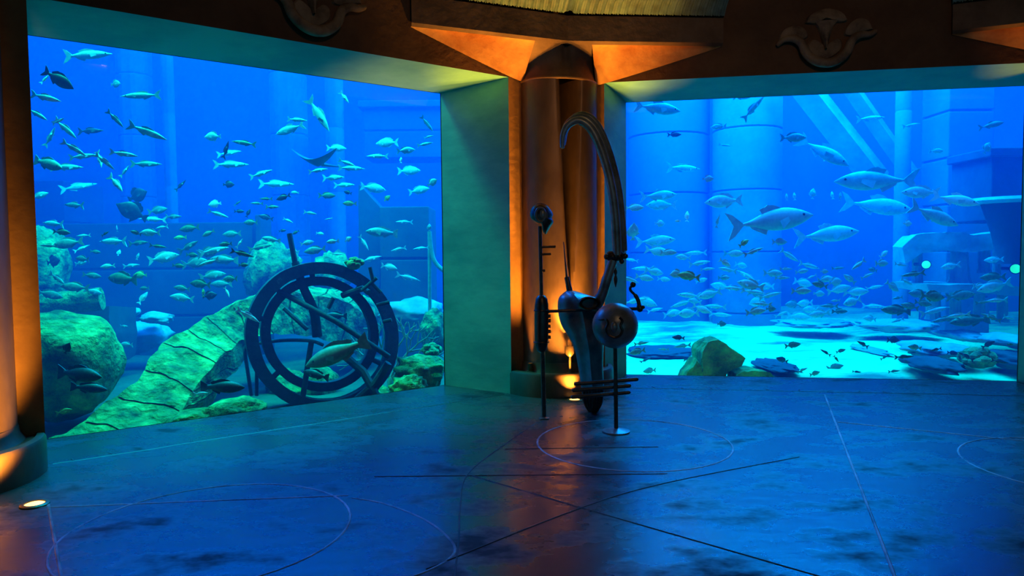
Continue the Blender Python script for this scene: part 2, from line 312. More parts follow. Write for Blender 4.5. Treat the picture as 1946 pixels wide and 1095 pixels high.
# ------------------------------------------------------------------ columns with capitals
def column(name, vtx, a, na, b, nb, inn, label, cat='column'):
    c = vtx + inn * 0.02
    t = empty(name, c); tag(t, label, cat)
    R = 0.47; th0 = math.atan2(inn.y, inn.x)
    # shaft: two bulging halves with a tapering slot between them
    mb = MB(); rows = []; n = 160
    for i in range(27):
        z = 0.25 + (3.50 - 0.25) * i / 26; uu = max(0, (z - 1.35) / 2.15); wv = 0.03 + 0.19 * uu ** .7; dp = 0.03 + 0.34 * uu ** .5
        row = []
        for k in range(n):
            th = 2 * PI * k / n; dd = (th - th0 - 0.06 + PI) % (2 * PI) - PI
            r = R - dp * math.exp(-(dd / wv) ** 4) + 0.02 * math.cos(2 * dd) * 0
            r += 0.018 * math.sin(min(abs(dd), PI / 2) * 2)
            row.append(c + Vector((r * math.cos(th), r * math.sin(th), z)))
        rows.append(row)
    mb.grid(rows, True, caps=True); mb.build('shaft', M['bronze'], t, angle=50)
    mb = MB(); mb.lathe([(.66, 0), (.66, .235), (.645, .262), (.60, .27), (.585, .25), (.53, .25), (.50, .30), (.49, .36)], 64, Matrix.Translation(c)); mb.build('base', M['bronze'], t, angle=30)
    mb = MB(); mb.tube([c + Vector((.475 * math.cos(2 * PI * k / 64), .475 * math.sin(2 * PI * k / 64), 3.50)) for k in range(64)], .016, 8, True); mb.build('neck_ring', M['bronze'], t)
    # capital: a bell between two wings that reach along the walls
    CZ, FZ = 3.86, 4.16
    C = vtx + inn * 0.47; TL = vtx + a * 1.87 - na * 0.03; TR = vtx + b * 1.87 - nb * 0.03
    BL, BR = lerp(TL, C, .78), lerp(TR, C, .84)
    def wing(T, Bc, d, nn, sgn):
        mb = MB(); rows = []; ang0 = th0 + sgn * 1.18
        neck = c + Vector((R * math.cos(ang0), R * math.sin(ang0), 0))
        for i in range(19):
            u = i / 18; row = []
            # outer line: from the wall side of the neck along the wall to the tip; inner line: bell edge, then rim
            for j in range(15):
                s = j / 14
                wl = vtx + d * lerp(0.62, 1.87, s) - nn * 0.012 + Z * lerp(3.50, CZ, s ** 0.95)
                bell = lerp(neck, Bc, 1.0) * 0 + lerp(neck, Bc, u) * 0
                rim = lerp(Bc, T, s) + Z * CZ
                if s == 0: low = neck + Z * 3.50
                edge = lerp(neck + Z * 3.50, Bc + Z * CZ, u)
                base = wl + (rim - wl) * u
                # the bell edge holds the s=0 side, the tip holds s=1
                w0 = (1 - s) ** 3
                p = lerp(base, edge, w0)
                p = p + Z * 0.20 * math.sin(PI * u) * math.sin(PI * min(s * 1.1, 1))
                row.append(p)
            rows.append(row)
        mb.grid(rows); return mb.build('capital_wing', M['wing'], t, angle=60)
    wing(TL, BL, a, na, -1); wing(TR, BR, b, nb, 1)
    # bell
    mb = MB(); rows = []
    for i in range(13):
        u = i / 12; row = []
        for j in range(25):
            s = -1 + 2 * j / 24; ang = th0 + s * 1.18
            lo = c + Vector((R * math.cos(ang), R * math.sin(ang), 3.50))
            hi = (lerp(C, BL, -s) if s < 0 else lerp(C, BR, s)) + Z * CZ
            p = lerp(lo, hi, u); p -= inn * 0.06 * math.sin(PI * u) ; p -= inn * 0.10 * math.exp(-((s - .03) / .12) ** 4) * u * (1 - .4 * u) * (1 if abs(s) < .9 else 0)
            row.append(p)
        rows.append(row)
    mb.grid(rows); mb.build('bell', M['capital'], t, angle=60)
    # fascia above the wings
    mb = MB(); line = [lerp(TL, C, k / 12) for k in range(13)] + [lerp(C, TR, k / 12) for k in range(1, 13)]
    mb.grid([[p + Z * CZ for p in line], [p - Z * 0 + Z * (CZ + .03) + inn * .03 for p in line], [p + Z * FZ + inn * .03 for p in line], [p + Z * FZ + inn * .0 for p in line]])
    mb.build('fascia', M['capital'], t, smooth=False)
    # fan-shaped cove with combed ribs above it
    mb = MB(); rows = []
    for i in range(17):
        u = i / 16; row = []
        for j in range(361):
            s = -1 + j / 180.0
            lo = (lerp(C, TL, -s) if s < 0 else lerp(C, TR, s)) + Z * (FZ + .0)
            ang = s * 1.35; fl = 1.5
            out = (inn * math.cos(ang) + (a if s < 0 else b) * abs(math.sin(ang)) * .35).normalized()
            p = lo + inn * (.05 + fl * u * (1 - .72 * abs(s))) + (a if s < 0 else b) * (.10 * u * abs(s)) + Z * (0.62 * u ** 0.75)
            rib = (.022 + .035 * u) * (abs(math.sin(j * PI / 3.0 + 0.6 * math.sin(u * 9 + j * .7))) ** .7)
            p += Z * rib - (inn * .10 * math.exp(-(s / .022) ** 2) * (1 - .5 * u) * -1 if abs(s) < .05 else Vector((0, 0, 0)))
            row.append(p)
        rows.append(row)
    mb.grid(rows); mb.build('ribbed_cove', M['cove'], t, angle=60)
    return t
column('bronze_column', V, A, NL, B, NR, IN, 'bronze-brown column with a tapering slot standing between the two tank windows')
a2 = Vector((math.cos(math.radians(36 + 180 + 45)), math.sin(math.radians(36 + 180 + 45)), 0)); n2 = Vector((a2.y, -a2.x, 0))
column('bronze_column', V2, a2, n2, -A, NL, -(NL + n2).normalized(), 'cut-off column at the left frame edge, its round base beside a glowing floor light')
b3 = Vector((math.cos(math.radians(-54)), math.sin(math.radians(-54)), 0)); n3 = Vector((-b3.y, b3.x, 0))
column('bronze_column', V3, -B, NR, b3, n3, -(NR + n3).normalized(), 'column beyond the right window of which only the orange-lit capital wing shows')

# ------------------------------------------------------------------ up-lights
def spot(parent, loc, target, energy, ang, col=(1.0, 0.42, 0.05), rad=0.05, blend=0.6):
    l = bpy.data.lights.new('lamp_glow', 'SPOT'); l.energy = energy; l.color = col; l.spot_size = math.radians(ang); l.spot_blend = blend; l.shadow_soft_size = rad
    o = bpy.data.objects.new('lamp_glow', l); COL.objects.link(o); o.location = loc
    o.rotation_euler = (Vector(target) - Vector(loc)).to_track_quat('-Z', 'Y').to_euler()
    if parent: o.parent = parent; o.matrix_parent_inverse = Matrix.Translation(-parent.location)
    return o
def floor_light(p, label, target, energy, ang):
    t = empty('floor_light', p); tag(t, label, 'floor light')
    mb = MB(); mb.lathe([(.085, .0), (.085, .008), (.075, .014), (.06, .014), (.057, .006)], 32, Matrix.Translation(p)); mb.build('bezel', M['brass'], t)
    mb = MB(); mb.lathe([(.057, .007), (.045, .012), (.001, .014)], 32, Matrix.Translation(p)); mb.build('lens', M['lens'], t)
    spot(t, Vector(p) + Z * .05, target, energy, ang)
def up_spot(p, label, target, energy, ang, col=(1.0, 0.36, 0.04), stem=0.0, group=None, head=.045, lens=True, blend=.6):
    t = empty('spotlight', p); tag(t, label, 'spotlight', group); p = Vector(p)
    mb = MB(); mb.lathe([(.05, 0), (.05, .012), (.014, .02), (.012, .05 + stem)], 20, Matrix.Translation(p)); mb.build('stem', M['brass'], t)
    hd = p + Z * (.06 + stem); dr = (Vector(target) - hd).normalized(); q = dr.to_track_quat('Z', 'Y').to_matrix().to_4x4(); q.translation = hd
    mb = MB(); mb.lathe([(.02, -.03), (head, 0), (head, .08), (head - .006, .08), (head - .008, .06)], 24, q); mb.build('head', M['brass'], t)
    mb = MB(); mb.lathe([(head - .008, .062), (.001, .07)], 24, q); mb.build('lens', M['lens'], t)
    spot(t, hd + dr * .1, target, energy, ang, col, rad=.03, blend=blend)
cbase = V + IN * .02
FL1 = on_floor(1092, 761); FL2 = on_floor(66, 960)
floor_light(FL1, 'small glowing round floor light in front of the middle column base', V + IN * .45 - B * .28 + Z * 1.5, 600, 62)
floor_light(FL2, 'small glowing round floor light beside the cut-off column at the left frame edge', V2 + Vector((-.22, -.2, 1.15)), 330, 78)
up_spot(at(1083, 712, 7.74) * 1.0, 'stemmed brass spotlight standing on the middle column base', V + IN * .40 - B * .12 + Z * 2.3, 500, 54, stem=.17)
OR = (1.0, 0.34, 0.02)
for nm, o_, d_, n_, t_, pw, lb in (('a', V, A, NL,   .56, 520, 'uplight tucked behind the left side of the middle column base'), ('b', V, B, NR,   .53, 560, 'uplight tucked behind the right side of the middle column base'),
        ('d', V3, -B, NR, .53, 600, 'uplight beside the column beyond the right window')):
    up_spot(o_ + d_ * (t_ - .05) - n_ * .17 + Z * .255, lb, o_ + d_ * (t_ + .22) - n_ * .05 + Z * 3.6, pw, 31, OR, blend=1.0, head=.03, stem=-.04)

# ------------------------------------------------------------------ carved lintel ornaments
def ornament(o, d, n, tc, zc, label):
    t = empty('lintel_ornament', wp(o, d, n, tc, zc)); tag(t, label, 'wall ornament', 'carved ornaments over the windows')
    k = 1.04 / 175; fl = -1 if d.x < 0 else 1
    def P(x, y, out): return wp(o, d, n, tc + fl * (x - 1562) * k, zc - (y - 82) * k, -out)
    pth = spline([P(1477, 93, .03), P(1488, 84, .05), P(1504, 83, .06), P(1518, 92, .07), P(1527, 112, .08), P(1543, 126, .085), P(1562, 131, .09), P(1581, 126, .085), P(1597, 112, .08), P(1606, 92, .07), P(1620, 83, .06), P(1636, 82, .05), P(1649, 76, .03)], 6)
    m_ = len(pth); rad = [.018 + .034 * math.sin(PI * i / (m_ - 1)) ** .6 for i in range(m_)]
    mb = MB(); mb.tube(pth, rad, 10, flat=1.0); mb.build('curled_band', M['ornament'], t)
    def leaf(pts, out, nm):
        mb = MB(); c = sum((Vector(p) for p in pts), Vector((0, 0))) / len(pts); rows = []
        for i, (sc_, ou) in enumerate(((1, 0.0), (.92, out * .7), (.6, out), (.02, out * 1.05))):
            rows.append([P(c.x + (p[0] - c.x) * sc_, c.y + (p[1] - c.y) * sc_, ou) for p in [Vector(q) for q in pts]])
        mb.grid(rows, True); mb.build(nm, M['ornament'], t)
    sp = lambda pts: [tuple(v.xy) for v in spline([(p[0], p[1], 0) for p in pts + pts[:1]], 5)][:-1]
    leaf(sp([(1480, 84), (1486, 66), (1504, 58), (1524, 62), (1532, 78), (1520, 84), (1500, 78)]), .05, 'leaf')
    leaf(sp([(1644, 72), (1636, 56), (1620, 50), (1602, 60), (1594, 78), (1606, 82), (1626, 76)]), .05, 'leaf')
    leaf(sp([(1526, 55), (1534, 40), (1562, 30), (1590, 38), (1600, 54), (1582, 56), (1562, 50), (1544, 57)]), .06, 'dome')
    mb = MB(); rows = []
    for i in range(7):
        u = i / 6; hw = lerp(22, 2, u ** .55); y = lerp(54, 104, u)
        rows.append([P(1562 - hw, y, .0), P(1562 - hw * .9, y, .05), P(1562 - hw * .3, y, .085), P(1562 + hw * .3, y, .085), P(1562 + hw * .9, y, .05), P(1562 + hw, y, 0)])
    mb.grid(rows); mb.build('funnel', M['ornament'], t)
    leaf(sp([(1532, 92), (1540, 84), (1552, 90), (1558, 106), (1562, 112), (1566, 106), (1572, 90), (1584, 84), (1592, 92), (1588, 108), (1562, 122), (1536, 108)]), .03, 'cup')
ornament(V, A, NL, 2.88, 3.92, 'carved flower-shaped relief on the brown lintel above the left window')
ornament(V, B, NR, 2.96, 3.90, 'carved flower-shaped relief on the brown lintel above the right window')

# ------------------------------------------------------------------ standing sculpture
def sculpture():
    base = on_floor(1128, 783)
    t = empty('standing_sculpture', base); tag(t, 'dark iron sculpture of rods, ridged grip, curved horn and sphere before the middle column', 'sculpture')
    YR, YS, YB = 6.74, 6.24, 7.02                               # distance of the left rod, the sphere stand and the body
    sR, sS, sB = YR / FPX, YS / FPX, YB / FPX                      # metres per photo pixel there
    def R(x, y, k=0): return at(x, y, YR + k)
    def S(x, y, k=0): return at(x, y, YS + k)
    def Bp(x, y, k=0): return at(x, y, YB + k)
    # left stand
    mb = MB(); f = on_floor(1034, 796); mb.tube([f, R(1031, 665)], .021, 12); mb.lathe([(.05, 0), (.05, .01), (.025, .02)], 20, Matrix.Translation(f)); mb.build('stand_rod', M['iron'], t)
    mb = MB(); prof = [(565, 3), (560, 8), (566, 12), (585, 13.5), (610, 13), (650, 12.5), (664, 10), (671, 4)]
    prof = [(1, 560)] + [(7, 562), (11, 568), (13, 580), (13.5, 600), (13, 640), (12, 655), (9, 666), (1, 672)]
    rows = []
    for r, y in prof:
        c = R(1029, y); rows.append([c + Vector((r * sR * math.cos(2 * PI * k / 24), r * sR * math.sin(2 * PI * k / 24), 0)) for k in range(24)])
    mb.grid(rows, True, caps=True); grip = mb.build('ridged_grip', M['iron'], t)
    for y in (601, 610, 620, 630, 641):
        mb = MB(); mb.tube([R(1036, y, -.02), R(1046.5, y, -.02)], .0165, 10); mb.build('peg', M['iron'], grip)
    for y in (590, 650):
        mb = MB(); c = R(1029, y); mb.tube([c + Vector((.069 * math.cos(2 * PI * k / 24), .069 * math.sin(2 * PI * k / 24), 0)) for k in range(24)], .008, 8, True); mb.build('band', M['iron'], grip)
    mb = MB(); mb.tube([R(1029, 562), R(1026, 430)], .017, 12); kr = mb.build('key_rod', M['iron'], t)
    for y, x1 in ((470, 1056), (484, 1047), (515, 1036)):
        mb = MB(); mb.tube([R(1026, y), R(x1, y - 1)], .012, 8); mb.build('key_tooth', M['iron'], kr)
    # head: a rounded shell with a beak and a hollow
    mb = MB(); rows = []
    outline = spline([(1007, 405, 0), (1012, 393, 0), (1024, 386, 0), (1038, 389, 0), (1047, 399, 0), (1051, 408, 0), (1049, 415, 0), (1052, 422, 0), (1046, 432, 0), (1037, 446, 0), (1031, 440, 0), (1029, 428, 0), (1018, 424, 0), (1009, 415, 0), (1007, 405, 0)], 4)[:-1]
    cx, cyy = 1030, 410
    for sc_, k in ((.05, -.10), (.55, -.095), (.85, -.06), (1, 0), (.85, .06), (.05, .09)):
        rows.append([R(cx + (p.x - cx) * sc_, cyy + (p.y - cyy) * sc_, k) for p in outline])
    mb.grid(rows, True, caps=True); hd = mb.build('carved_head', M['iron'], t)
    mb = MB(); mb.tube([R(1027 + 9 * math.cos(a_), 408 + 13 * math.sin(a_), -.095) for a_ in [2 * PI * k / 24 for k in range(24)]], .012, 8, True); mb.build('brow_ring', M['patina'], hd)
    mb = MB(); mb.ball(R(1031, 407, -.09), (.03, .02, .045), 12); mb.build('cheek', M['patina'], hd)
    # cross rod from the grip through the body to the hook
    mb = MB(); mb.tube([R(1041, 592), Bp(1120, 589, -.25), S(1160, 588, .12), S(1212, 587, .05)], .015, 12); mb.build('cross_rod', M['iron'], t)
    # body: a heart-topped tooth that tapers to its tip on the floor; front face dark, left flank rounded
    mb = MB(); rows = []
    Ls = spline([(1076, 553, 0), (1062, 566, 0), (1060, 590, 0), (1066, 616, 0), (1080, 640, 0), (1092, 665, 0), (1099, 700, 0), (1104, 735, 0), (1110, 765, 0), (1122, 783, 0)], 5)
    Rs = spline([(1092, 553, 0), (1130, 566, 0), (1150, 585, 0), (1156, 616, 0), (1150, 640, 0), (1147, 665, 0), (1146, 700, 0), (1148, 735, 0), (1146, 765, 0), (1134, 783, 0)], 5)
    for l, r in zip(Ls, Rs):
        row = []; wd = (r.x - l.x) * sB / 2
        for k in range(28):
            th = 2 * PI * k / 28; x = lerp(l.x, r.x, .5 - .5 * math.cos(th)); dep = -math.sin(th) * wd * (0.85 if math.sin(th) > 0 else .8)
            if math.sin(th) > 0: dep -= .06 * math.exp(-((x - lerp(l.x, r.x, .52)) / 7) ** 2)
            y = lerp(l.y, r.y, .5); row.append(Bp(x, y, dep))
        rows.append(row)
    mb.grid(rows, True, caps=True); body = mb.build('tooth_body', M['patina'], t, angle=60)
    # hollow mouth in its upper right
    mb = MB(); rows = []
    for sc_, k in ((1.0, -.40), (1.05, -.46), (.9, -.475), (.75, -.42), (.1, -.30)):
        rows.append([Bp(1120 + 21 * sc_ * math.cos(a_), 577 + 13 * sc_ * math.sin(a_), k + .1) for a_ in [2 * PI * q / 28 for q in range(28)]])
    mb.grid(rows, True, caps=True); mb.build('hollow_mouth', M['iron'], body)
    mb = MB()
    for q in range(-3, 4):
        mb.tube(spline([Bp(1127 + q * 6, 738, -.20 + abs(q) * .02), Bp(1127 + q * 5, 765, -.17 + abs(q) * .02), Bp(1127 + q * 2.0, 782, -.08)], 5), .018, 8)
    mb.build('ribbed_foot', M['iron'], body)
    # needle and its socket
    mb = MB(); mb.tube([Bp(1083, 555, .05), Bp(1077, 527, .08)], [.03, .024], 12); mb.build('needle_socket', M['iron'], t)
    mb = MB(); mb.tube([Bp(1077, 528, .08), Bp(1071, 460, .12)], [.012, .004], 8); mb.build('needle', M['brass'], t)
    # arm and collar carrying the horn
    mb = MB(); mb.tube(spline([Bp(1128, 588, -.25), Bp(1144, 560, -.28), Bp(1155, 525, -.30), Bp(1165, 495, -.30)], 6), [.055] * 6 + [.05] * 6 + [.045] * 7, 14); mb.build('arm', M['patina'], t)
    mb = MB(); c = Bp(1169, 487, -.30)
    mb.tube([c - Vector((.082, 0, 0)), c - Vector((.06, 0, 0)), c + Vector((.06, 0, 0)), c + Vector((.082, 0, 0))], [.03, .048, .048, .03], 14)
    for dx in (-.085, -.03, .035, .09): mb.ball(c + Vector((dx, -.035, -.005 if dx < .05 else .0)), .028, 12)
    mb.ball(c + Vector((.06, -.02, -.05)), .026, 10); mb.build('collar', M['iron'], t)
    oc = spline([(1178, 480, 0), (1175, 420, 0), (1169, 365, 0), (1158, 315, 0), (1142, 268, 0), (1124, 236, 0), (1102, 223, 0), (1082, 232, 0), (1072, 252, 0), (1070, 277, 0)], 6)
    m_ = len(oc)
    for nm, dx, dy, dk, rr in (('horn_ridge', -5, 5, -.32, .042), ('horn_ridge', 6, -3, -.24, .042), ('horn_web', 0, 1, -.255, .05)):
        mb = MB(); pth = []; rad = []
        for i, p in enumerate(oc):
            u = i / (m_ - 1); tp = 1 - .55 * max(0, u - .62) / .38
            sh = 1 - .2 * u + .9 * max(0, u - .5) * (1 if u < .85 else (1 - u) / .15)
            pth.append(Bp(p.x + dx * sh * (1 if u < .6 else lerp(1, .3, (u - .6) / .4)), p.y + dy * sh * (1 + 1.2 * max(0, u - .5)), dk)); rad.append(rr * tp * (.25 if i == m_ - 1 else 1))
        mb.tube(pth, rad, 12); mb.build(nm, M['patina'], t)
    # hanging pendant
    mb = MB(); prof = [(1, 497), (1.2, 512), (2.6, 515), (3, 519), (1.6, 523), (3.6, 530), (3.2, 536), (.6, 546)]; rows = []
    for r, y in prof:
        c = Bp(1170, y, -.3); rows.append([c + Vector((r * sB * math.cos(2 * PI * k / 12), r * sB * math.sin(2 * PI * k / 12), 0)) for k in range(12)])
    mb.grid(rows, True, caps=True); mb.build('pendant', M['iron'], t)
    # sphere stand
    f = on_floor(1171, 821); c = S(1169, 619); rad = 43.5 * sS
    mb = MB(); mb.lathe([(.122, 0), (.122, .012), (.07, .022), (.024, .034)], 36, Matrix.Translation(f)); mb.build('disc_foot', M['patina'], t)
    mb = MB(); mb.tube([f + Z * .02, c - Z * rad * .95], .0185, 12); mb.build('sphere_rod', M['iron'], t)
    mb = MB(); mb.ball(c, rad, 40); sph = mb.build('sphere', M['patina'], t)
    fr = (Vector((0, 0, CAMH)) - c).normalized(); ex = Vector((-fr.y, fr.x, 0)).normalized(); ex = -ex if ex.x < 0 else ex; ez = ex.cross(-fr) * 1
    if ez.z < 0: ez = -ez
    def on_s(px, py, k=1.0):
        dx, dz = (px - 1169) * sS, -(py - 619) * sS; q = max(rad * rad - dx * dx - dz * dz, 0) ** .5
        return c + (ex * dx + ez * dz + fr * q) * k
    sp_ = spline([on_s(1127, 607), on_s(1140, 608), on_s(1152, 608), on_s(1156, 615), on_s(1152, 626), on_s(1157, 636), on_s(1167, 641), on_s(1177, 638), on_s(1182, 628), on_s(1179, 619), on_s(1182, 610), on_s(1177, 604)], 6)
    mb = MB(); mb.tube(sp_, [.007] * 12 + [.012] * (len(sp_) - 12), 8); mb.build('spiral_groove', M['iron'], sph)
    mb = MB(); mb.ball(on_s(1167, 622, .93), (.035, .03, .05), 14); mb.build('boss', M['patina'], sph)
    # hook on the right
    mb = MB(); mb.tube(spline([S(1215, 586, .05), S(1213, 572, .05), S(1207, 561, .05), S(1199, 553, .05), S(1198, 547, .05), S(1203, 541, .05)], 6), [.024] * 3 + [.018] * 10 + [.012] * 18, 10)
    mb.ball(S(1203, 541, .05), .026, 14); mb.ball(S(1216, 587, .05), .03, 14); mb.ball(S(1222, 584, .05), .018, 10); mb.build('hook', M['iron'], t)
    # three cross bars low on the sphere rod
    for (x0, y0, x1, y1) in ((1094, 730, 1210, 721), (1090, 742, 1196, 733), (1088, 755, 1195, 746)):
        mb = MB(); mb.tube([S(x0, y0, .05), S(x1, y1, .03)], .0175, 12); mb.ball(S(x0, y0, .05), .0175, 10); mb.ball(S(x1, y1, .03), .0175, 10); mb.build('cross_bar', M['iron'], t)
sculpture()

# ------------------------------------------------------------------ the tank
HC = Vector((2.28, 1.05, 0))
def tank_pt(deg, r): return HC + Vector((math.cos(math.radians(deg)), math.sin(math.radians(deg)), 0)) * r
gi = V + IN * 0
# where the two glass planes meet behind the column
def cross2(p, d, q, e):
    k = d.x * e.y - d.y * e.x; s = ((q.x - p.x) * e.y - (q.y - p.y) * e.x) / k; return p + d * s
E2 = BACK + .03
MID = cross2(V + NL * E2, A, V + NR * E2, B)
GLL = V + NL * E2 + A * 7.2; GRR = V + NR * E2 + B * 7.6
arc = [tank_pt(d, 23.0) for d in range(28, 163, 5)]
WTOP, WBOT = 8.6, -1.0
def tank_prism(z0, z1): 
    ring = [GLL, MID, GRR] + arc; n = len(ring); mb = MB()
    vs = [p + Z * z0 for p in ring] + [p + Z * z1 for p in ring]
    mb.add(vs, [tuple(range(n)), tuple(range(2 * n - 1, n - 1, -1))] + [(i, (i + 1) % n, (i + 1) % n + n, i + n) for i in range(n)]); return mb
tag(tank_prism(WBOT, WTOP).build('water', M['water'], smooth=False), kind='structure')
mb = MB(); big = [GLL] + [tank_pt(d, 23.3) for d in reversed(range(28, 163, 5))] + [GRR]
mb.grid([[p - Z * 1.2 for p in big], [p + Z * 9.5 for p in big]]); tag(mb.build('wall_tank_rear', M['tank']), kind='structure')
# sand bed
def bed(x, y):
    z = -0.32 + 0.16 * noise.noise((x * .35, y * .35, 3.1)) + 0.05 * noise.noise((x * 1.4, y * 1.4, 9))
    return z
mb = MB(); rows = []
for i in range(90):
    y = 5.0 + i * .22 + max(0, i - 40) * .1; rows.append([Vector((x * .3 - 16, y, bed(x * .3 - 16, y))) for x in range(130)])
# keep the sand out of the hall
def inside_hall(p): return (p - V).dot(NL) < E2 - .02 and (p - V).dot(NR) < E2 - .02
vs = [p for r in rows for p in r]; n = 130; fs = []; fg = []
def gravelly(p): return p.x < 0.6 + .9 * noise.noise((p.y * .4, 5, 1))
for i in range(89):
    for j in range(129):
        q = (i * n + j, i * n + j + 1, (i + 1) * n + j + 1, (i + 1) * n + j)
        if not any(inside_hall(vs[k]) for k in q): (fg if gravelly(vs[q[0]]) else fs).append(q)
mb.add(vs, fs); mb.add(vs, fg, 1)
# sand skirt right up to the glass
for o_, d_, n_, t1 in ((V, A, NL, 7.0), (V, B, NR, 7.4)):
    mb.grid([[wp(o_, d_, n_, -1 + (t1 + 1) * k / 40, -.30, E2 + e) for k in range(41)] for e in (0, .2, .45)], mi=1 if d_ is A else 0)
tag(mb.build('sea_bed', [M['sand'], M['gravel']]), kind='structure')

# ------------------------------------------------------------------ rockwork and ruins in the tank
def roughen(o, amp, sc, seed, cuts=2, smooth_angle=35):
    me = o.data; b = bmesh.new(); b.from_mesh(me)
    bmesh.ops.triangulate(b, faces=b.faces)
    for _ in range(cuts): bmesh.ops.subdivide_edges(b, edges=b.edges[:], cuts=1, use_grid_fill=True)
    off = Vector((seed * 3.7, seed * 1.3, seed * 5.1))
    for v in b.verts:
        p = v.co * sc + off
        n = Vector((noise.noise(p), noise.noise(p + Vector((31, 0, 0))), noise.noise(p + Vector((0, 47, 0))))) + .5 * Vector((noise.noise(p * 2.6), noise.noise(p * 2.6 + Vector((31, 0, 0))), noise.noise(p * 2.6 + Vector((0, 47, 0)))))
        v.co += n * amp
    bmesh.ops.recalc_face_normals(b, faces=b.faces)
    for f in b.faces: f.smooth = True
    for e in b.edges: e.smooth = e.calc_face_angle(0) < math.radians(smooth_angle)
    b.to_mesh(me); b.free(); return o
def slab_mb(outline, d, thick, shrink=.85, lift=0.0, d2=None):
    """a solid whose near face shows the given outline at distance d; it runs back by thick"""
    n = len(outline); mb = MB(); ds = d if hasattr(d, '__len__') else [d] * n
    fr = [at(p[0], p[1], k) for p, k in zip(outline, ds)]; c = sum(fr, Vector()) / n
    bk = [c + (p - c) * shrink + Vector((0, thick, lift)) for p in fr]
    mb.add(fr + bk, [tuple(range(n)), tuple(range(2 * n - 1, n - 1, -1))] + [(i, i + n, (i + 1) % n + n, (i + 1) % n) for i in range(n)])
    return mb
SEED = [0]
def rock_slab(name, outline, d, thick, mt, label, cat='rock', group=None, amp=.05, shrink=.85, lift=0.0, cuts=3, sc=2.2, parent=None):
    SEED[0] += 1
    o = slab_mb(outline, d, thick, shrink, lift).build(name, mt, parent); roughen(o, amp, sc, SEED[0], cuts)
    if label: tag(o, label, cat, group)
    return o
def boulder(name, px, py, d, size, mt, label, cat='rock', amp=.16, sub=4, rot=0.0, group=None, sc=1.6, parent=None, depth=None):
    """size: half width and half height in photo pixels"""
    SEED[0] += 1; k = d / FPX; b = bmesh.new(); bmesh.ops.create_icosphere(b, subdivisions=sub, radius=1.0)
    c = at(px, py, d); sx, sz = size[0] * k, size[1] * k; sy = depth or (sx + sz) / 2; off = Vector((SEED[0] * 7.3, SEED[0] * 2.1, 0)); cr, sr = math.cos(rot), math.sin(rot)
    for v in b.verts:
        p = v.co.copy(); n = noise.noise(p * sc + off) + .5 * noise.noise(p * sc * 2.3 + off) + .25 * noise.noise(p * sc * 5 + off)
        p *= 1 + amp * n
        for q in range(3):                                    # a few flat faces
            a = Vector((noise.noise(off + Vector((q * 9, 1, 0))), noise.noise(off + Vector((q * 9, 2, 5))), noise.noise(off + Vector((q * 9, 3, 9))))).normalized(); e = p.dot(a) - .8
            if e > 0: p -= a * e * .8
        x, z = p.x * sx, p.z * sz
        v.co = c + Vector((x * cr - z * sr, p.y * sy, x * sr + z * cr))
    for f in b.faces: f.smooth = True
    for e in b.edges: e.smooth = e.calc_face_angle(0) < math.radians(38)
    me = bpy.data.meshes.new(name); b.to_mesh(me); b.free(); me.materials.append(mt)
    o = bpy.data.objects.new(name, me); COL.objects.link(o)
    if parent: o.parent = parent; o.matrix_parent_inverse = Matrix.Translation(-parent.location)
    if label: tag(o, label, cat, group)
    return o
ROCK, ROCKR, RUIN, DARK = M['rock'], M['rockr'], M['ruin'], M['ruinshade']

# the collapsed stone arch
arch_o = [(70, 850, 7.0), (160, 800, 7.3), (222, 752, 7.7), (268, 704, 8.1), (312, 648, 8.6), (352, 624, 8.9), (392, 602, 9.2), (436, 578, 9.5), (490, 562, 9.8), (545, 556, 10.2), (605, 560, 10.6), (660, 575, 11.0), (705, 604, 11.4)]
arch_i = [(230, 870), (300, 832), (345, 782), (372, 738), (408, 686), (427, 668), (450, 650), (478, 640), (520, 634), (560, 634), (605, 642), (650, 658), (688, 684)]
t = empty('stone_arch', at(300, 700, 8.9)); tag(t, 'collapsed mossy stone arch curving up from the lower left corner to behind the iron ring', 'stone arch')
for i in range(len(arch_o) - 1):
    g = .024; (x0, y0, d0), (x1, y1, d1) = arch_o[i], arch_o[i + 1]; (u0, v0), (u1, v1) = arch_i[i], arch_i[i + 1]
    L_ = lambda a, b, k: a + (b - a) * k
    ol = [(L_(x0, x1, g), L_(y0, y1, g)), (L_(x0, x1, 1 - g), L_(y0, y1, 1 - g)), (L_(u0, u1, 1 - g), L_(v0, v1, 1 - g)), (L_(u0, u1, g), L_(v0, v1, g))]
    o = slab_mb(ol, [d0, d1, d1 - .05, d0 - .05], 1.25, .97, 0.05).build('arch_block', ROCK, t)
    roughen(o, .06, 2.6, 60, 3)
# boulders
boulder('mossy_boulder', 128, 690, 8.0, (98, 108), ROCK, 'big round mossy boulder at the left window edge behind a dark fish', amp=.14, rot=.3, sc=1.2)
boulder('mossy_boulder', 86, 505, 10.9, (34, 74), ROCK, 'upright mossy crag against the left window edge above the round boulder', amp=.25)
boulder('mossy_boulder', 608, 738, 9.85, (38, 42), ROCK, 'small pale-topped boulder on the bed inside the foot of the iron ring', amp=.16)
boulder('mossy_boulder', 718, 756, 9.85, (26, 24), ROCK, 'low boulder on the bed at the right foot of the iron ring', amp=.2)
boulder('mossy_boulder', 545, 745, 9.9, (40, 44), ROCK, 'tilted flat-sided boulder at the left foot of the iron ring', amp=.22, rot=-.6)
boulder('mossy_boulder', 362, 806, 7.35, (44, 28), ROCK, 'bright yellow-green boulder on the bed below the arch near the sill', amp=.2, rot=.35)
boulder('mossy_boulder', 445, 782, 8.0, (60, 26), ROCK, 'long low boulder on the bed between the arch and the iron ring', amp=.2, rot=.15)
boulder('mossy_boulder', 802, 706, 9.5, (48, 34), ROCK, 'lumpy yellow-green boulder in the lower right corner of the left window', amp=.28, sc=2.4)
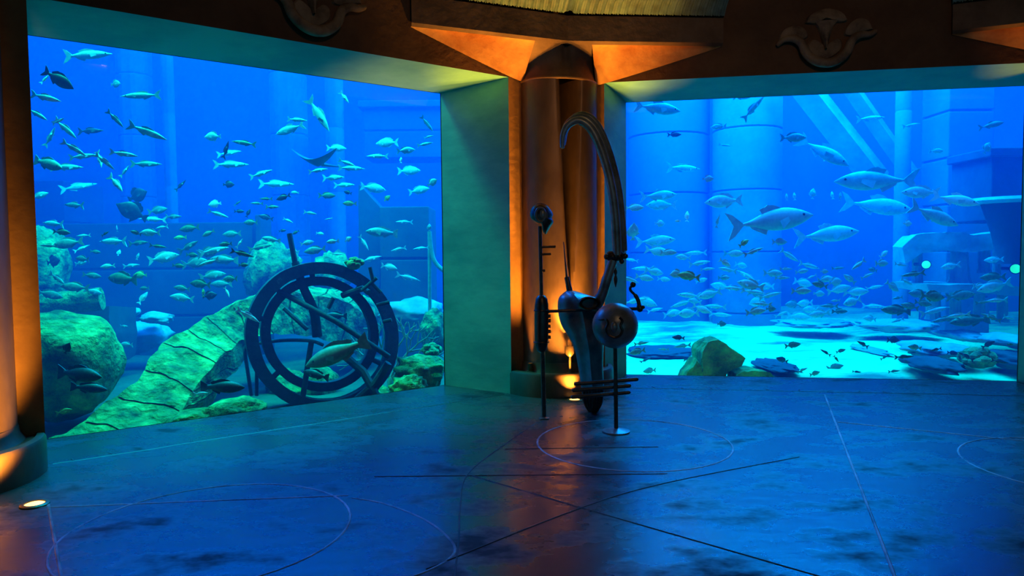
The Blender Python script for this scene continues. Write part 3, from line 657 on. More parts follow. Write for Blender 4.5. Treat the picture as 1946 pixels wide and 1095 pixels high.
boulder('mossy_boulder', 826, 630, 11.2, (26, 44), ROCK, 'upright boulder against the right edge of the left window', amp=.25)
boulder('mossy_boulder', 776, 738, 9.0, (34, 24), ROCK, 'squat pebbly boulder at the foot of the sea fan', amp=.3, sc=2.6)
boulder('rubble_rock', 785, 592, 12.0, (62, 26), RUIN, 'pale flat rock on the bed in front of the square pillar', amp=.25)
boulder('rubble_rock', 515, 515, 12.2, (50, 60), ROCK, 'tall pale outcrop behind the top of the arch left of the mast', amp=.3, sc=2)
boulder('rubble_rock', 632, 530, 12.7, (36, 50), ROCK, 'greenish outcrop behind the top of the iron ring', amp=.3, sc=2)
boulder('rubble_rock', 262, 640, 12.2, (56, 30), RUIN, 'pale rubble mound on the bed between boulder and arch', amp=.3)
# broken column lying behind the round boulder
mb = MB(); mb.tube([at(84, 580, 9.9), at(140, 574, 9.9), at(194, 568, 10.0)], [.17, .165, .16], 20); o = mb.build('fallen_drum', ROCK); roughen(o, .02, 3, 5, 1)
tag(o, 'broken column drum lying across the top of the round boulder', 'column drum')
rock_slab('ruin_block', [(145, 590), (208, 582), (212, 640), (205, 700), (150, 700)], 10.6, .8, DARK, 'dark upright block behind the round boulder', 'stone block', amp=.02)

def px_box(name, x0, y0, x1, y1, d, thick, mt, label, cat, bottom=None, courses=0, yaw=0.0, group=None, parent=None, ledge=0, amp=.012):
    p0, p1 = at(x0, y0, d), at(x1, y1, d); zb = p1.z if bottom is None else bottom; wd = (p1.x - p0.x)
    m = Matrix.Translation(Vector((p0.x + wd / 2, d, 0))) @ Matrix.Rotation(yaw, 4, 'Z'); mb = MB()
    zs = [zb + (p0.z - zb) * k / max(courses, 1) for k in range(max(courses, 1) + 1)]
    for a, b in zip(zs, zs[1:]): mb.box((-wd / 2, 0, a + (.02 if courses else 0)), (wd / 2, thick, b - (.02 if courses else 0)), m)
    if courses: mb.box((-wd / 2 + .03, .03, zb), (wd / 2 - .03, thick - .03, p0.z - .03), m)
    if ledge: mb.box((-wd / 2 - ledge, -ledge, p0.z - .12), (wd / 2 + ledge, thick, p0.z + .04), m)
    o = mb.build(name, mt, parent, smooth=False, bevel=.02)
    if label: tag(o, label, cat, group)
    return o
BED = -.45
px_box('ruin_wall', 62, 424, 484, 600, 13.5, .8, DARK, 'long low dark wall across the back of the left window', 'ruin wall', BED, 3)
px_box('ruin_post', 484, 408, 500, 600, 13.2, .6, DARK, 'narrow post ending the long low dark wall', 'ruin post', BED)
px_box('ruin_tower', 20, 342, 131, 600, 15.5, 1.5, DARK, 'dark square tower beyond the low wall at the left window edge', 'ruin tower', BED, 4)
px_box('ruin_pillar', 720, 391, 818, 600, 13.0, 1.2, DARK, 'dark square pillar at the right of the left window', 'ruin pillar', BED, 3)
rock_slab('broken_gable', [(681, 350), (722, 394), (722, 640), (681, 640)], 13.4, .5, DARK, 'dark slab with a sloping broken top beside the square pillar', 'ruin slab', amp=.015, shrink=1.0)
px_box('ruin_facade', 690, 196, 870, 300, 17.5, 1.0, M['tank'], 'pale-capped facade high behind the square pillar', 'ruin facade', None, 2, ledge=.12)
def far_column(px, wpx, d, label, mt=M['ruinfar'], top=WTOP - .2, seg=24, flutes=True, group=None):
    p = at(px, 500, d); r = wpx * d / FPX / 2; mb = MB(); rows = []
    for z in [BED] + [k * 1.55 for k in range(0, 6)] + [top]:
        for zz, rr in ((z - .03, r), (z, r * .94), (z + .03, r)):
            rows.append([Vector((p.x + rr * (1 - (.07 if flutes and k % 3 == 0 else 0)) * math.cos(2 * PI * k / seg), d + rr * (1 - (.07 if flutes and k % 3 == 0 else 0)) * math.sin(2 * PI * k / seg), zz)) for k in range(seg)])
    mb.grid(rows, True, caps=True); o = mb.build('ruin_column', mt, angle=30); tag(o, label, 'ruin column', group); return o
far_column(268, 62, 18.5, 'broad hazy column above the low wall left of the thin bright shaft')
far_column(330, 22, 15.5, 'thin bright shaft rising behind the low wall in the left window')
far_column(556, 68, 18.5, 'broad hazy column behind the ray in the left window')
far_column(642, 34, 17.5, 'narrow hazy column beside the pale-capped facade')
far_column(1418, 126, 18.5, 'very broad hazy column behind the middle of the right window', flutes=False)
far_column(1270, 150, 19.5, 'wide hazy drum-built column at the left of the right window', flutes=False, mt=M['tank'])
far_column(1712, 28, 16.0, 'slim pale jointed shaft in the right window beside the sloping beam', flutes=False)
far_column(1776, 40, 17.5, 'dim jointed shaft just right of the slim pale shaft', flutes=False, mt=M['tank'])
px_box('ruin_facade', 1806, 120, 1885, 430, 15.2, 1.0, M['tank'], 'dim block-built facade right of the two jointed shafts', 'ruin facade', BED, 6)
mb = MB(); mb.tube([at(1500, 130, 17), at(1668, 345, 17)], .34, 4); mb.tube([at(1590, 130, 17), at(1730, 330, 17)], .2, 4); o = mb.build('sloping_beam', M['ruin'], smooth=False); tag(o, 'hazy sloping beam crossing the upper right window', 'beam')
# ledged block and round-topped stand at the right edge
px_box('ruin_block', 1886, 286, 1990, 420, 13.0, 1.2, DARK, 'dark block with a bright ledge at the right edge of the right window', 'stone block', None, 1, ledge=.1)
t = empty('ruin_table', at(1915, 470, 12.0)); tag(t, 'dark round-topped stone table below the ledged block at the right edge', 'stone table')
pt = at(1925, 376, 12.0); mb = MB(); mb.lathe([(.62, -.10), (.66, -.05), (.62, 0)], 28, Matrix.Translation(pt)); mb.build('table_slab', RUIN, t)
mb = MB(); mb.lathe([(.30, at(0, 520, 12).z - pt.z), (.24, -.9), (.30, -.6), (.46, -.1)], 24, Matrix.Translation(pt)); mb.build('pedestal', DARK, t)
# ruined colonnade
t = empty('ruined_colonnade', at(1840, 500, 13.0)); tag(t, 'pale ruined colonnade with a broken lintel at the right of the right window', 'colonnade')
o = rock_slab('lintel', [(1742, 446), (1800, 440), (1850, 446), (1935, 436), (1990, 430), (1990, 462), (1900, 474), (1850, 480), (1800, 476), (1752, 482), (1720, 500), (1715, 470)], 13.0, .7, RUIN, None, amp=.03, parent=t)
def colpart(px, w0, w1, y0, y1, d):
    mb = MB(); rows = []; seg = 20
    for i in range(9):
        y = lerp(y0, y1, i / 8); r = lerp(w0, w1, (i / 8) ** 2) * d / FPX / 2 * (1.25 if i in (0, 8) else 1); c = at(px, y, d)
        rows.append([c + Vector((r * (1 - .09 * (k % 2)) * math.cos(2 * PI * k / seg), r * (1 - .09 * (k % 2)) * math.sin(2 * PI * k / seg) + .35, 0)) for k in range(seg)])
    mb.grid(rows, True, caps=True); return mb.build('pillar', RUIN, t, angle=25)
colpart(1846, 28, 40, 440, 545, 13.0); colpart(1894, 20, 22, 448, 520, 13.0); colpart(1764, 18, 22, 476, 560, 13.0); colpart(1918, 14, 14, 440, 560, 13.4)
rock_slab('plinth', [(1762, 540), (1915, 542), (1985, 552), (1985, 566), (1900, 560), (1766, 554)], 12.6, 1.2, RUIN, None, amp=.02, shrink=1.0, parent=t)
colpart(1795, 26, 26, 552, 610, 12.9); colpart(1838, 20, 20, 556, 615, 12.9); colpart(1885, 18, 26, 556, 615, 12.9); colpart(1930, 18, 20, 556, 615, 12.9)
# round green spots, made up as glowing discs with added housings and brackets
for px, py, d, rr, lb in ((1760, 503, 12.85, 8.5, 'made-up green glow disc at the left end of the ruined colonnade'), (1930, 511, 13.1, 10, 'made-up green glow disc under the colonnade at the right window edge')):
    p = at(px, py, d); r = rr * d / FPX; q = (Vector((0, 0, CAMH)) - p).normalized().to_track_quat('Z', 'Y').to_matrix().to_4x4(); q.translation = p
    t = empty('green_glow_disc', p); tag(t, lb, 'lamp', 'made-up green glow discs')
    mb = MB(); mb.lathe([(r * .5, -.14), (r * 1.04, -.06), (r * 1.04, .0), (r * .96, .0)], 24, q); mb.build('housing', M['wreck'], t)
    mb = MB(); mb.lathe([(r * .96, -.005), (r * .6, .012), (.001, .018)], 24, q); mb.build('lens', GREEN if 'GREEN' in globals() else globals().setdefault('GREEN', emis('green_glow', (0.02, 0.75, 0.25), 1.3)), t)
    mb = MB(); mb.tube([p + Vector((0, .1, 0)), p + Vector((0, .36, .0))], .03, 8); mb.build('bracket', M['wreck'], t)
# rocks on the sand
rock_slab('ochre_rock', [(1331, 672), (1340, 655), (1360, 644), (1380, 648), (1398, 664), (1416, 684), (1408, 698), (1384, 706), (1374, 745), (1338, 745)], 9.9, .7, ROCKR, 'leaning ochre boulder on the sand near the sill of the right window', amp=.045, sc=3)
rock_slab('ochre_rock', [(1300, 745), (1308, 712), (1320, 700), (1328, 684), (1336, 700), (1338, 745)], 9.75, .5, ROCKR, 'low ochre slab leaning on the left of the boulder on the sand', amp=.04, sc=3)
rock_slab('ochre_rock', [(1398, 745), (1400, 712), (1416, 704), (1440, 704), (1466, 712), (1492, 745)], 9.8, .5, ROCKR, 'flat ochre slab on the sand at the right of the leaning boulder', amp=.035, sc=3)
for (x, y, d, sx, sy, mt, lb) in ((1775, 664, 11.6, 52, 13, RUIN, 'flat pale rock plate overhanging a dark hollow on the sand'), (1772, 692, 10.6, 34, 12, DARK, 'dark rock shape standing in for the shade under the flat pale plate'), (1838, 638, 12.9, 40, 9, RUIN, 'long pale rock plate below the colonnade'),  # the dark shape under the plate stands in for shade in the hollow
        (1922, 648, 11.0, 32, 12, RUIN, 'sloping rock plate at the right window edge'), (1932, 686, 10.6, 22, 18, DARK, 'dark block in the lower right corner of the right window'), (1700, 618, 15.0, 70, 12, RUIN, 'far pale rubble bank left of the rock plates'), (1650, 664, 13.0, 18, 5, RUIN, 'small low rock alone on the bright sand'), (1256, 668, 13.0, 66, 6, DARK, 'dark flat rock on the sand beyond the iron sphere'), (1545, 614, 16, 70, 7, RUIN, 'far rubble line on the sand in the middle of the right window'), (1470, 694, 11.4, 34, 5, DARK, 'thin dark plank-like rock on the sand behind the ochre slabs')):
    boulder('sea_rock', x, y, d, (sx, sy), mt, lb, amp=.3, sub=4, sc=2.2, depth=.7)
# coral
def coral(px, py, d, rpx, mt, label, n=26, flat=.7, seed=1, parent=None, name='coral_head'):
    rnd = random.Random(seed); mb = MB(); k = d / FPX; c = at(px, py, d)
    for i in range(n):
        a, e = rnd.uniform(0, 2 * PI), rnd.uniform(-.1, 1.3); r = rpx * k * rnd.uniform(.45, .8)
        q = c + Vector((r * math.cos(a) * math.cos(e), r * math.sin(a) * math.cos(e), r * flat * math.sin(e))); s_ = rpx * k * rnd.uniform(.18, .34)
        mb.ball(q, (s_, s_, s_ * .8), 10)
    mb.ball(c, (rpx * k * .7, rpx * k * .7, rpx * k * flat * .7), 14)
    o = mb.build(name, mt, parent)
    if label: tag(o, label, 'coral')
    return o
coral(1858, 684, 10.3, 40, M['coral'], 'bushy yellow-green coral on the sand at the right of the right window', 40, .6, 3)
coral(672, 503, 9.1, 20, M['coral'], 'round brown-green coral perched on top of the iron ring', 26, .75, 4)
coral(820, 668, 9.7, 24, ROCK, 'knobbly green coral on the rocks in the lower right of the left window', 30, .7, 5)
# sea fan
def sea_fan():
    d = 9.95; k = d / FPX; rnd = random.Random(3); base = at(742, 722, d); t = empty('sea_fan', base); tag(t, 'pale branching sea fan on the bed just right of the iron ring', 'sea fan')
    mb = MB()
    def grow(p, a, ln, r, dep):
        if dep == 0 or ln < .03: return
        pts = [p]
        for i in range(3):
            a += rnd.uniform(-.22, .22); p = p + Vector((math.cos(a), rnd.uniform(-.1, .1), math.sin(a))) * ln / 3; pts.append(p)
        mb.tube(pts, [r, r * .93, r * .87, r * .8], 6)
        for s_ in (-1, 1): grow(p, a + s_ * rnd.uniform(.3, .6), ln * rnd.uniform(.75, .9), r * .78, dep - 1)
    for a in (.9, 1.45, 2.0): grow(base, a, .26, .022, 5)
    mb.build('lattice', M['fan'], t)
    mb = MB(); mb.lathe([(.06, -.25), (.05, -.02), (.025, .04)], 12, Matrix.Translation(base)); mb.build('holdfast', M['fan'], t)
sea_fan()

# the iron ring wreck
def ring_wreck():
    d = 9.1; k = d / FPX; c = at(617, 640, d); t = empty('iron_ring_wreck', Vector((c.x, c.y, BED + .1))); tag(t, 'rusted double iron ring with crossing poles standing before the stone arch', 'wreck')
    yaw = math.radians(27); e1 = Vector((math.cos(yaw), math.sin(yaw), 0)); nn = Vector((-e1.y, e1.x, 0)); tilt = math.radians(7)
    e2 = Vector((-math.sin(tilt) * .6, 0, math.cos(tilt))).normalized()
    def ring(name, R, w, dep, off, shift=(0, 0)):
        mb = MB(); rows = []; n = 72
        for i in range(n + 1):
            a = 2 * PI * i / n; rd = e1 * math.cos(a) + e2 * math.sin(a); q = c + nn * off + e1 * shift[0] + e2 * shift[1]; j = 1 + .008 * noise.noise((math.cos(a) * 3, math.sin(a) * 3, R))
            rows.append([q + rd * (R - w) * j - nn * dep, q + rd * R * j - nn * dep, q + rd * R * j + nn * dep, q + rd * (R - w) * j + nn * dep])
        mb.grid(rows, True); return mb.build(name, M['wreck'], t, angle=30)
    Ro = 143 * k
    ring('outer_ring', Ro, .15, .07, 0); ring('inner_ring', Ro * .775, .115, .06, .10, (-.02, .03))
    P = lambda x, y, q=0: at(x, y, d + q)
    def bar(name, pts, r, sg=10):
        mb = MB(); mb.tube(pts, r, sg); return mb.build(name, M['wreck'], t)
    for a in (95, 50, 160, 215, 330):
        a = math.radians(a); rd = e1 * math.cos(a) + e2 * math.sin(a); bar('spacer', [c + rd * Ro * .70 + nn * .1, c + rd * (Ro - .03)], .035, 8)
    bar('mast', [P(550, 444, -.1), P(556, 475, -.1), P(561, 500, -.08)], [.034, .034, .036], 12)
    bar('mast_foot', spline([P(561, 498, -.08), P(576, 545, -.06), P(596, 590, -.04), P(603, 640, -.02)], 5), [.05 + .015 * i / 15 for i in range(16)], 12)
    bar('long_spar', [P(529, 553, -.16), P(640, 612, -.3), P(739, 678, -.05)], .036, 10)
    bar('cross_spar', spline([P(494, 652, -.1), P(540, 647, -.16), P(590, 648, -.18), P(614, 656, -.1)], 5), .022, 8)
    bar('lower_pole', [P(592, 648, -.14), P(584, 700, -.18), P(573, 772, -.2)], .036, 10)
    bar('lower_brace', [P(640, 664, .05), P(690, 706, .0), P(722, 764, -.05)], .055, 8)
    bar('lower_brace', [P(738, 690, -.05), P(712, 730, -.03), P(664, 772, .02)], .05, 8)
    bar('inner_brace', [P(540, 586, .08), P(584, 626, .06)], .032, 8)
    bar('hanging_peg', [P(634, 566, -.1), P(624, 586, -.1)], .028, 8)
    bar('bent_pipe', spline([P(478, 752, -.2), P(470, 700, -.22), P(466, 668, -.22), P(474, 650, -.22), P(484, 652, -.22), P(488, 675, -.22), P(488, 715, -.22), P(488, 752, -.2)], 5), .024, 10)
    for x0, y0, x1, y1 in ((688, 552, 716, 528), (703, 508, 709, 534), (708, 540, 724, 556), (716, 580, 740, 574), (728, 612, 744, 608)): bar('clamp', [P(x0, y0, -.12), P(x1, y1, -.12)], .024, 8)
    bar('clamp', [P(650, 562, .1), P(690, 548, .05), P(700, 556, 0)], .04, 8)
ring_wreck()
mb = MB(); mb.tube(spline([at(816, 440, 11.5), at(819, 470, 11.5), at(824, 492, 11.5), at(833, 506, 11.5), at(848, 518, 11.5)], 5), .035, 8); mb.tube([at(816, 440, 11.5), Vector((at(812, 440, 11.5).x, 11.6, BED))], .03, 8); tag(mb.build('bent_cable', M['fan']), 'pale bent cable hanging beside the square pillar', 'cable')

# ------------------------------------------------------------------ fish
FISH = {}
def fish_shape(kind):
    """profile: half height along the body from tail root to snout, half width factor, fins"""
    return dict(
        slender=dict(h=[.022, .04, .068, .085, .09, .088, .078, .058, .03, .004], w=.62, tail=(.17, .15, .45), dorsal=(-.18, .18, .045), pect=.10),
        bream=dict(h=[.032, .06, .11, .155, .178, .182, .165, .125, .07, .006], w=.42, tail=(.18, .18, .4), dorsal=(-.26, .24, .06), pect=.14),
        disc=dict(h=[.04, .10, .19, .26, .29, .285, .25, .18, .09, .008], w=.3, tail=(.15, .15, .15), dorsal=(-.26, .12, .12), pect=.14),
        grouper=dict(h=[.05, .065, .095, .125, .145, .15, .14, .115, .075, .012], w=.68, tail=(.16, .15, .08), dorsal=(-.26, .20, .06), pect=.15),
        trevally=dict(h=[.014, .03, .065, .10, .122, .13, .122, .098, .06, .006], w=.5, tail=(.17, .16, .5), dorsal=(-.10, .14, .06), pect=.17))[kind]
def sheet(mb, pts, th=.008, bend=0.0):
    n = len(pts); q = lambda p, s: Vector((p[0], s * th + bend * (p[0] ** 2) * 1.0, p[1]))
    mb.add([q(p, 1) for p in pts] + [q(p, -1) for p in pts], [tuple(range(n)), tuple(range(2 * n - 1, n - 1, -1))] + [(i, i + n, (i + 1) % n + n, (i + 1) % n) for i in range(n)])
def fish_meshes(kind, mt, bend, parts):
    key = (kind, mt, bend, parts)
    if key in FISH: return FISH[key]
    S_ = fish_shape(kind); xs = [-.36 + .86 * i / 9 for i in range(10)]; res = []
    body = MB(); rows = []; hp = spline([(x, 0, h) for x, h in zip(xs, S_['h'])], 2)
    for p in hp: rows.append([Vector((p.x, p.z * S_['w'] * math.cos(2 * PI * k / 12) + bend * p.x * p.x, p.z * (1 if math.sin(2 * PI * k / 12) > 0 else .92) * math.sin(2 * PI * k / 12))) for k in range(12)])
    body.grid(rows, True, caps=True)
    L_, hh, fork = S_['tail']; r0 = S_['h'][0]
    tail = MB(); sheet(tail, [(-.33, r0 * .9), (-.36 - L_ * .5, hh * .75), (-.36 - L_, hh), (-.36 - L_ * (1 - fork), 0), (-.36 - L_, -hh), (-.36 - L_ * .5, -hh * .75), (-.33, -r0 * .9)], .007, bend)
    hat = lambda x: [h for xx, h in zip(xs, S_['h']) if xx <= x + .05][-1]
    a, b, fh = S_['dorsal']; dors = MB(); m_ = 7; up = [(lerp(a, b, i / m_), hat(lerp(a, b, i / m_)) * .9) for i in range(m_ + 1)]
    sheet(dors, up + [(lerp(b, a, i / m_) - .03, hat(lerp(b, a, i / m_)) + fh * math.sin(PI * (.25 + .7 * (1 - i / m_)))) for i in range(m_ + 1)], .006, bend)
    anal = MB(); sheet(anal, [(-.26, -hat(-.26) * .85), (-.05, -hat(-.05) * .85), (-.08, -hat(-.05) - fh * .8), (-.24, -hat(-.26) - fh * .5)], .006, bend)
    pec = MB(); wy = hat(.15) * S_['w']
    pec2 = MB()
    for s_, pec_ in ((1, pec), (-1, pec2)): pec_.add([Vector((.20, s_ * wy * .85, -.02)), Vector((.20 - S_['pect'] * .8, s_ * (wy + .06), -.02 - S_['pect'] * .5)), Vector((.20 - S_['pect'], s_ * (wy + .07), -.01)), Vector((.19, s_ * wy * .85, .03))], [(0, 1, 2, 3)])
    def mesh_of(mb, nm, m):
        o = mb.build(nm, m); me = o.data; bpy.data.objects.remove(o); return me
    if parts:
        eye = MB(); eye2 = MB()
        for s_, eye_ in ((1, eye), (-1, eye2)): eye_.ball((.37, s_ * hat(.33) * S_['w'] * .72, .25 * hat(.33)), .016, 8)
        res = [mesh_of(body, 'fish_body', M[mt])] + [(n_, mesh_of(x, n_, M[q])) for n_, x, q in (('tail_fin', tail, mt), ('dorsal_fin', dors, mt), ('anal_fin', anal, mt), ('pectoral_fin', pec, mt), ('pectoral_fin', pec2, mt), ('eye', eye, 'feye'), ('eye', eye2, 'feye'))]
    else:
        for x in (tail, dors, anal, pec, pec2): body.add(x.v, x.f)
        res = [mesh_of(body, 'fish_body', M[mt])]
    FISH[key] = res; return res
rf = random.Random(11)
def glass_d(px):
    if px < 1000: return 1 / (1 / 6.16 + (1 / 8.52 - 1 / 6.16) * (px - 88) / 758)
    return 1 / (1 / 9.13 + (1 / 8.4 - 1 / 9.13) * (px - 1190) / 746)
NAMES = dict(slender='slender_fish', bream='deep_bodied_fish', disc='disc_shaped_fish', grouper='grouper', trevally='large_silver_fish')
LOOK = dict(fsilver='silver-blue', fgrey='grey-green', fyellow='yellow-green', folive='olive', fdark='dark', fwhite='bright white')
SHP = dict(slender='slender fish', bream='deep-bodied fish', disc='round fish', grouper='thick-headed fish', trevally='large fork-tailed fish')
def place(px, py, ln, ang, kind, mt, d=None, label=None, bend=0.0, yaw=None):
    g = glass_d(px)
    if d is None: d = g + rf.uniform(.7, 3.6)
    d = max(d, g + .45)
    if yaw is None: yaw = rf.uniform(-25, 25)
    a = math.radians(ang); ps = math.radians(yaw)
    X = (RT * math.cos(a) + UP * math.sin(a)).normalized(); X = (X * math.cos(ps) + Vector((0, 1, 0)) * math.sin(ps)).normalized()
    side = Vector((0, 1, 0)) - X * X.y; side.normalize()
    zz = X.cross(side)
    if zz.z < 0: side = -side; zz = X.cross(side)
    s_ = ln * d / FPX / 1.04 / max(math.cos(ps), .5); p = at(px, py, d)
    parts = ln >= 44
    ms = fish_meshes(kind, mt, bend, parts)
    o = bpy.data.objects.new(NAMES[kind], ms[0]); COL.objects.link(o)
    o.matrix_world = Matrix.Translation(p) @ Matrix((X, side, zz)).transposed().to_4x4() @ Matrix.Scale(s_, 4)
    for nm, me in ms[1:]:
        c = bpy.data.objects.new(nm, me); COL.objects.link(c); c.parent = o
    grp = None
    if label is None:
        wh = where(px, py); size = 'small ' if ln < 34 else ''
        label = '%s%s %s %s' % (size, LOOK[mt], SHP[kind], wh); grp = '%s%s %ss %s' % (size, LOOK[mt], SHP[kind].replace('fish', 'fishe'), wh)
    tag(o, label, 'fish', grp); return o
def where(px, py):
    if px < 1000:
        if py < 335: return 'high in the left half of the left window' if px < 420 else 'high in the right half of the left window'
        if px > 660: return 'near the dark square pillar' if py < 600 else 'over the rocks beside the iron ring'
        if py < 422: return 'in open water above the low dark wall' if px < 480 else 'in open water above the iron ring'
        if py < 600: return 'in front of the low dark wall' if px < 480 else 'around the mast of the iron ring'
        return 'low by the stone arch'
    if py < 330: return 'high in the left half of the right window' if px < 1560 else 'high in the right half of the right window'
    if py < 480: return 'in mid-water beside the curved horn' if px < 1430 else ('in mid-water in the middle of the right window' if px < 1690 else 'in mid-water before the block-built facade')
    if py < 625: return 'in the low shoal at the left of the right window' if px < 1430 else ('in the low shoal in the middle of the right window' if px < 1690 else 'in the low shoal before the ruined colonnade')
    return 'just above the bright sand left of the rock plates' if px < 1700 else 'just above the sand among the rock plates'
S_, D_, C_, G_, T_ = 'slender', 'bream', 'disc', 'grouper', 'trevally'
si, gr, ye, ol, dk, wh_ = 'fsilver', 'fgrey', 'fyellow', 'folive', 'fdark', 'fwhite'
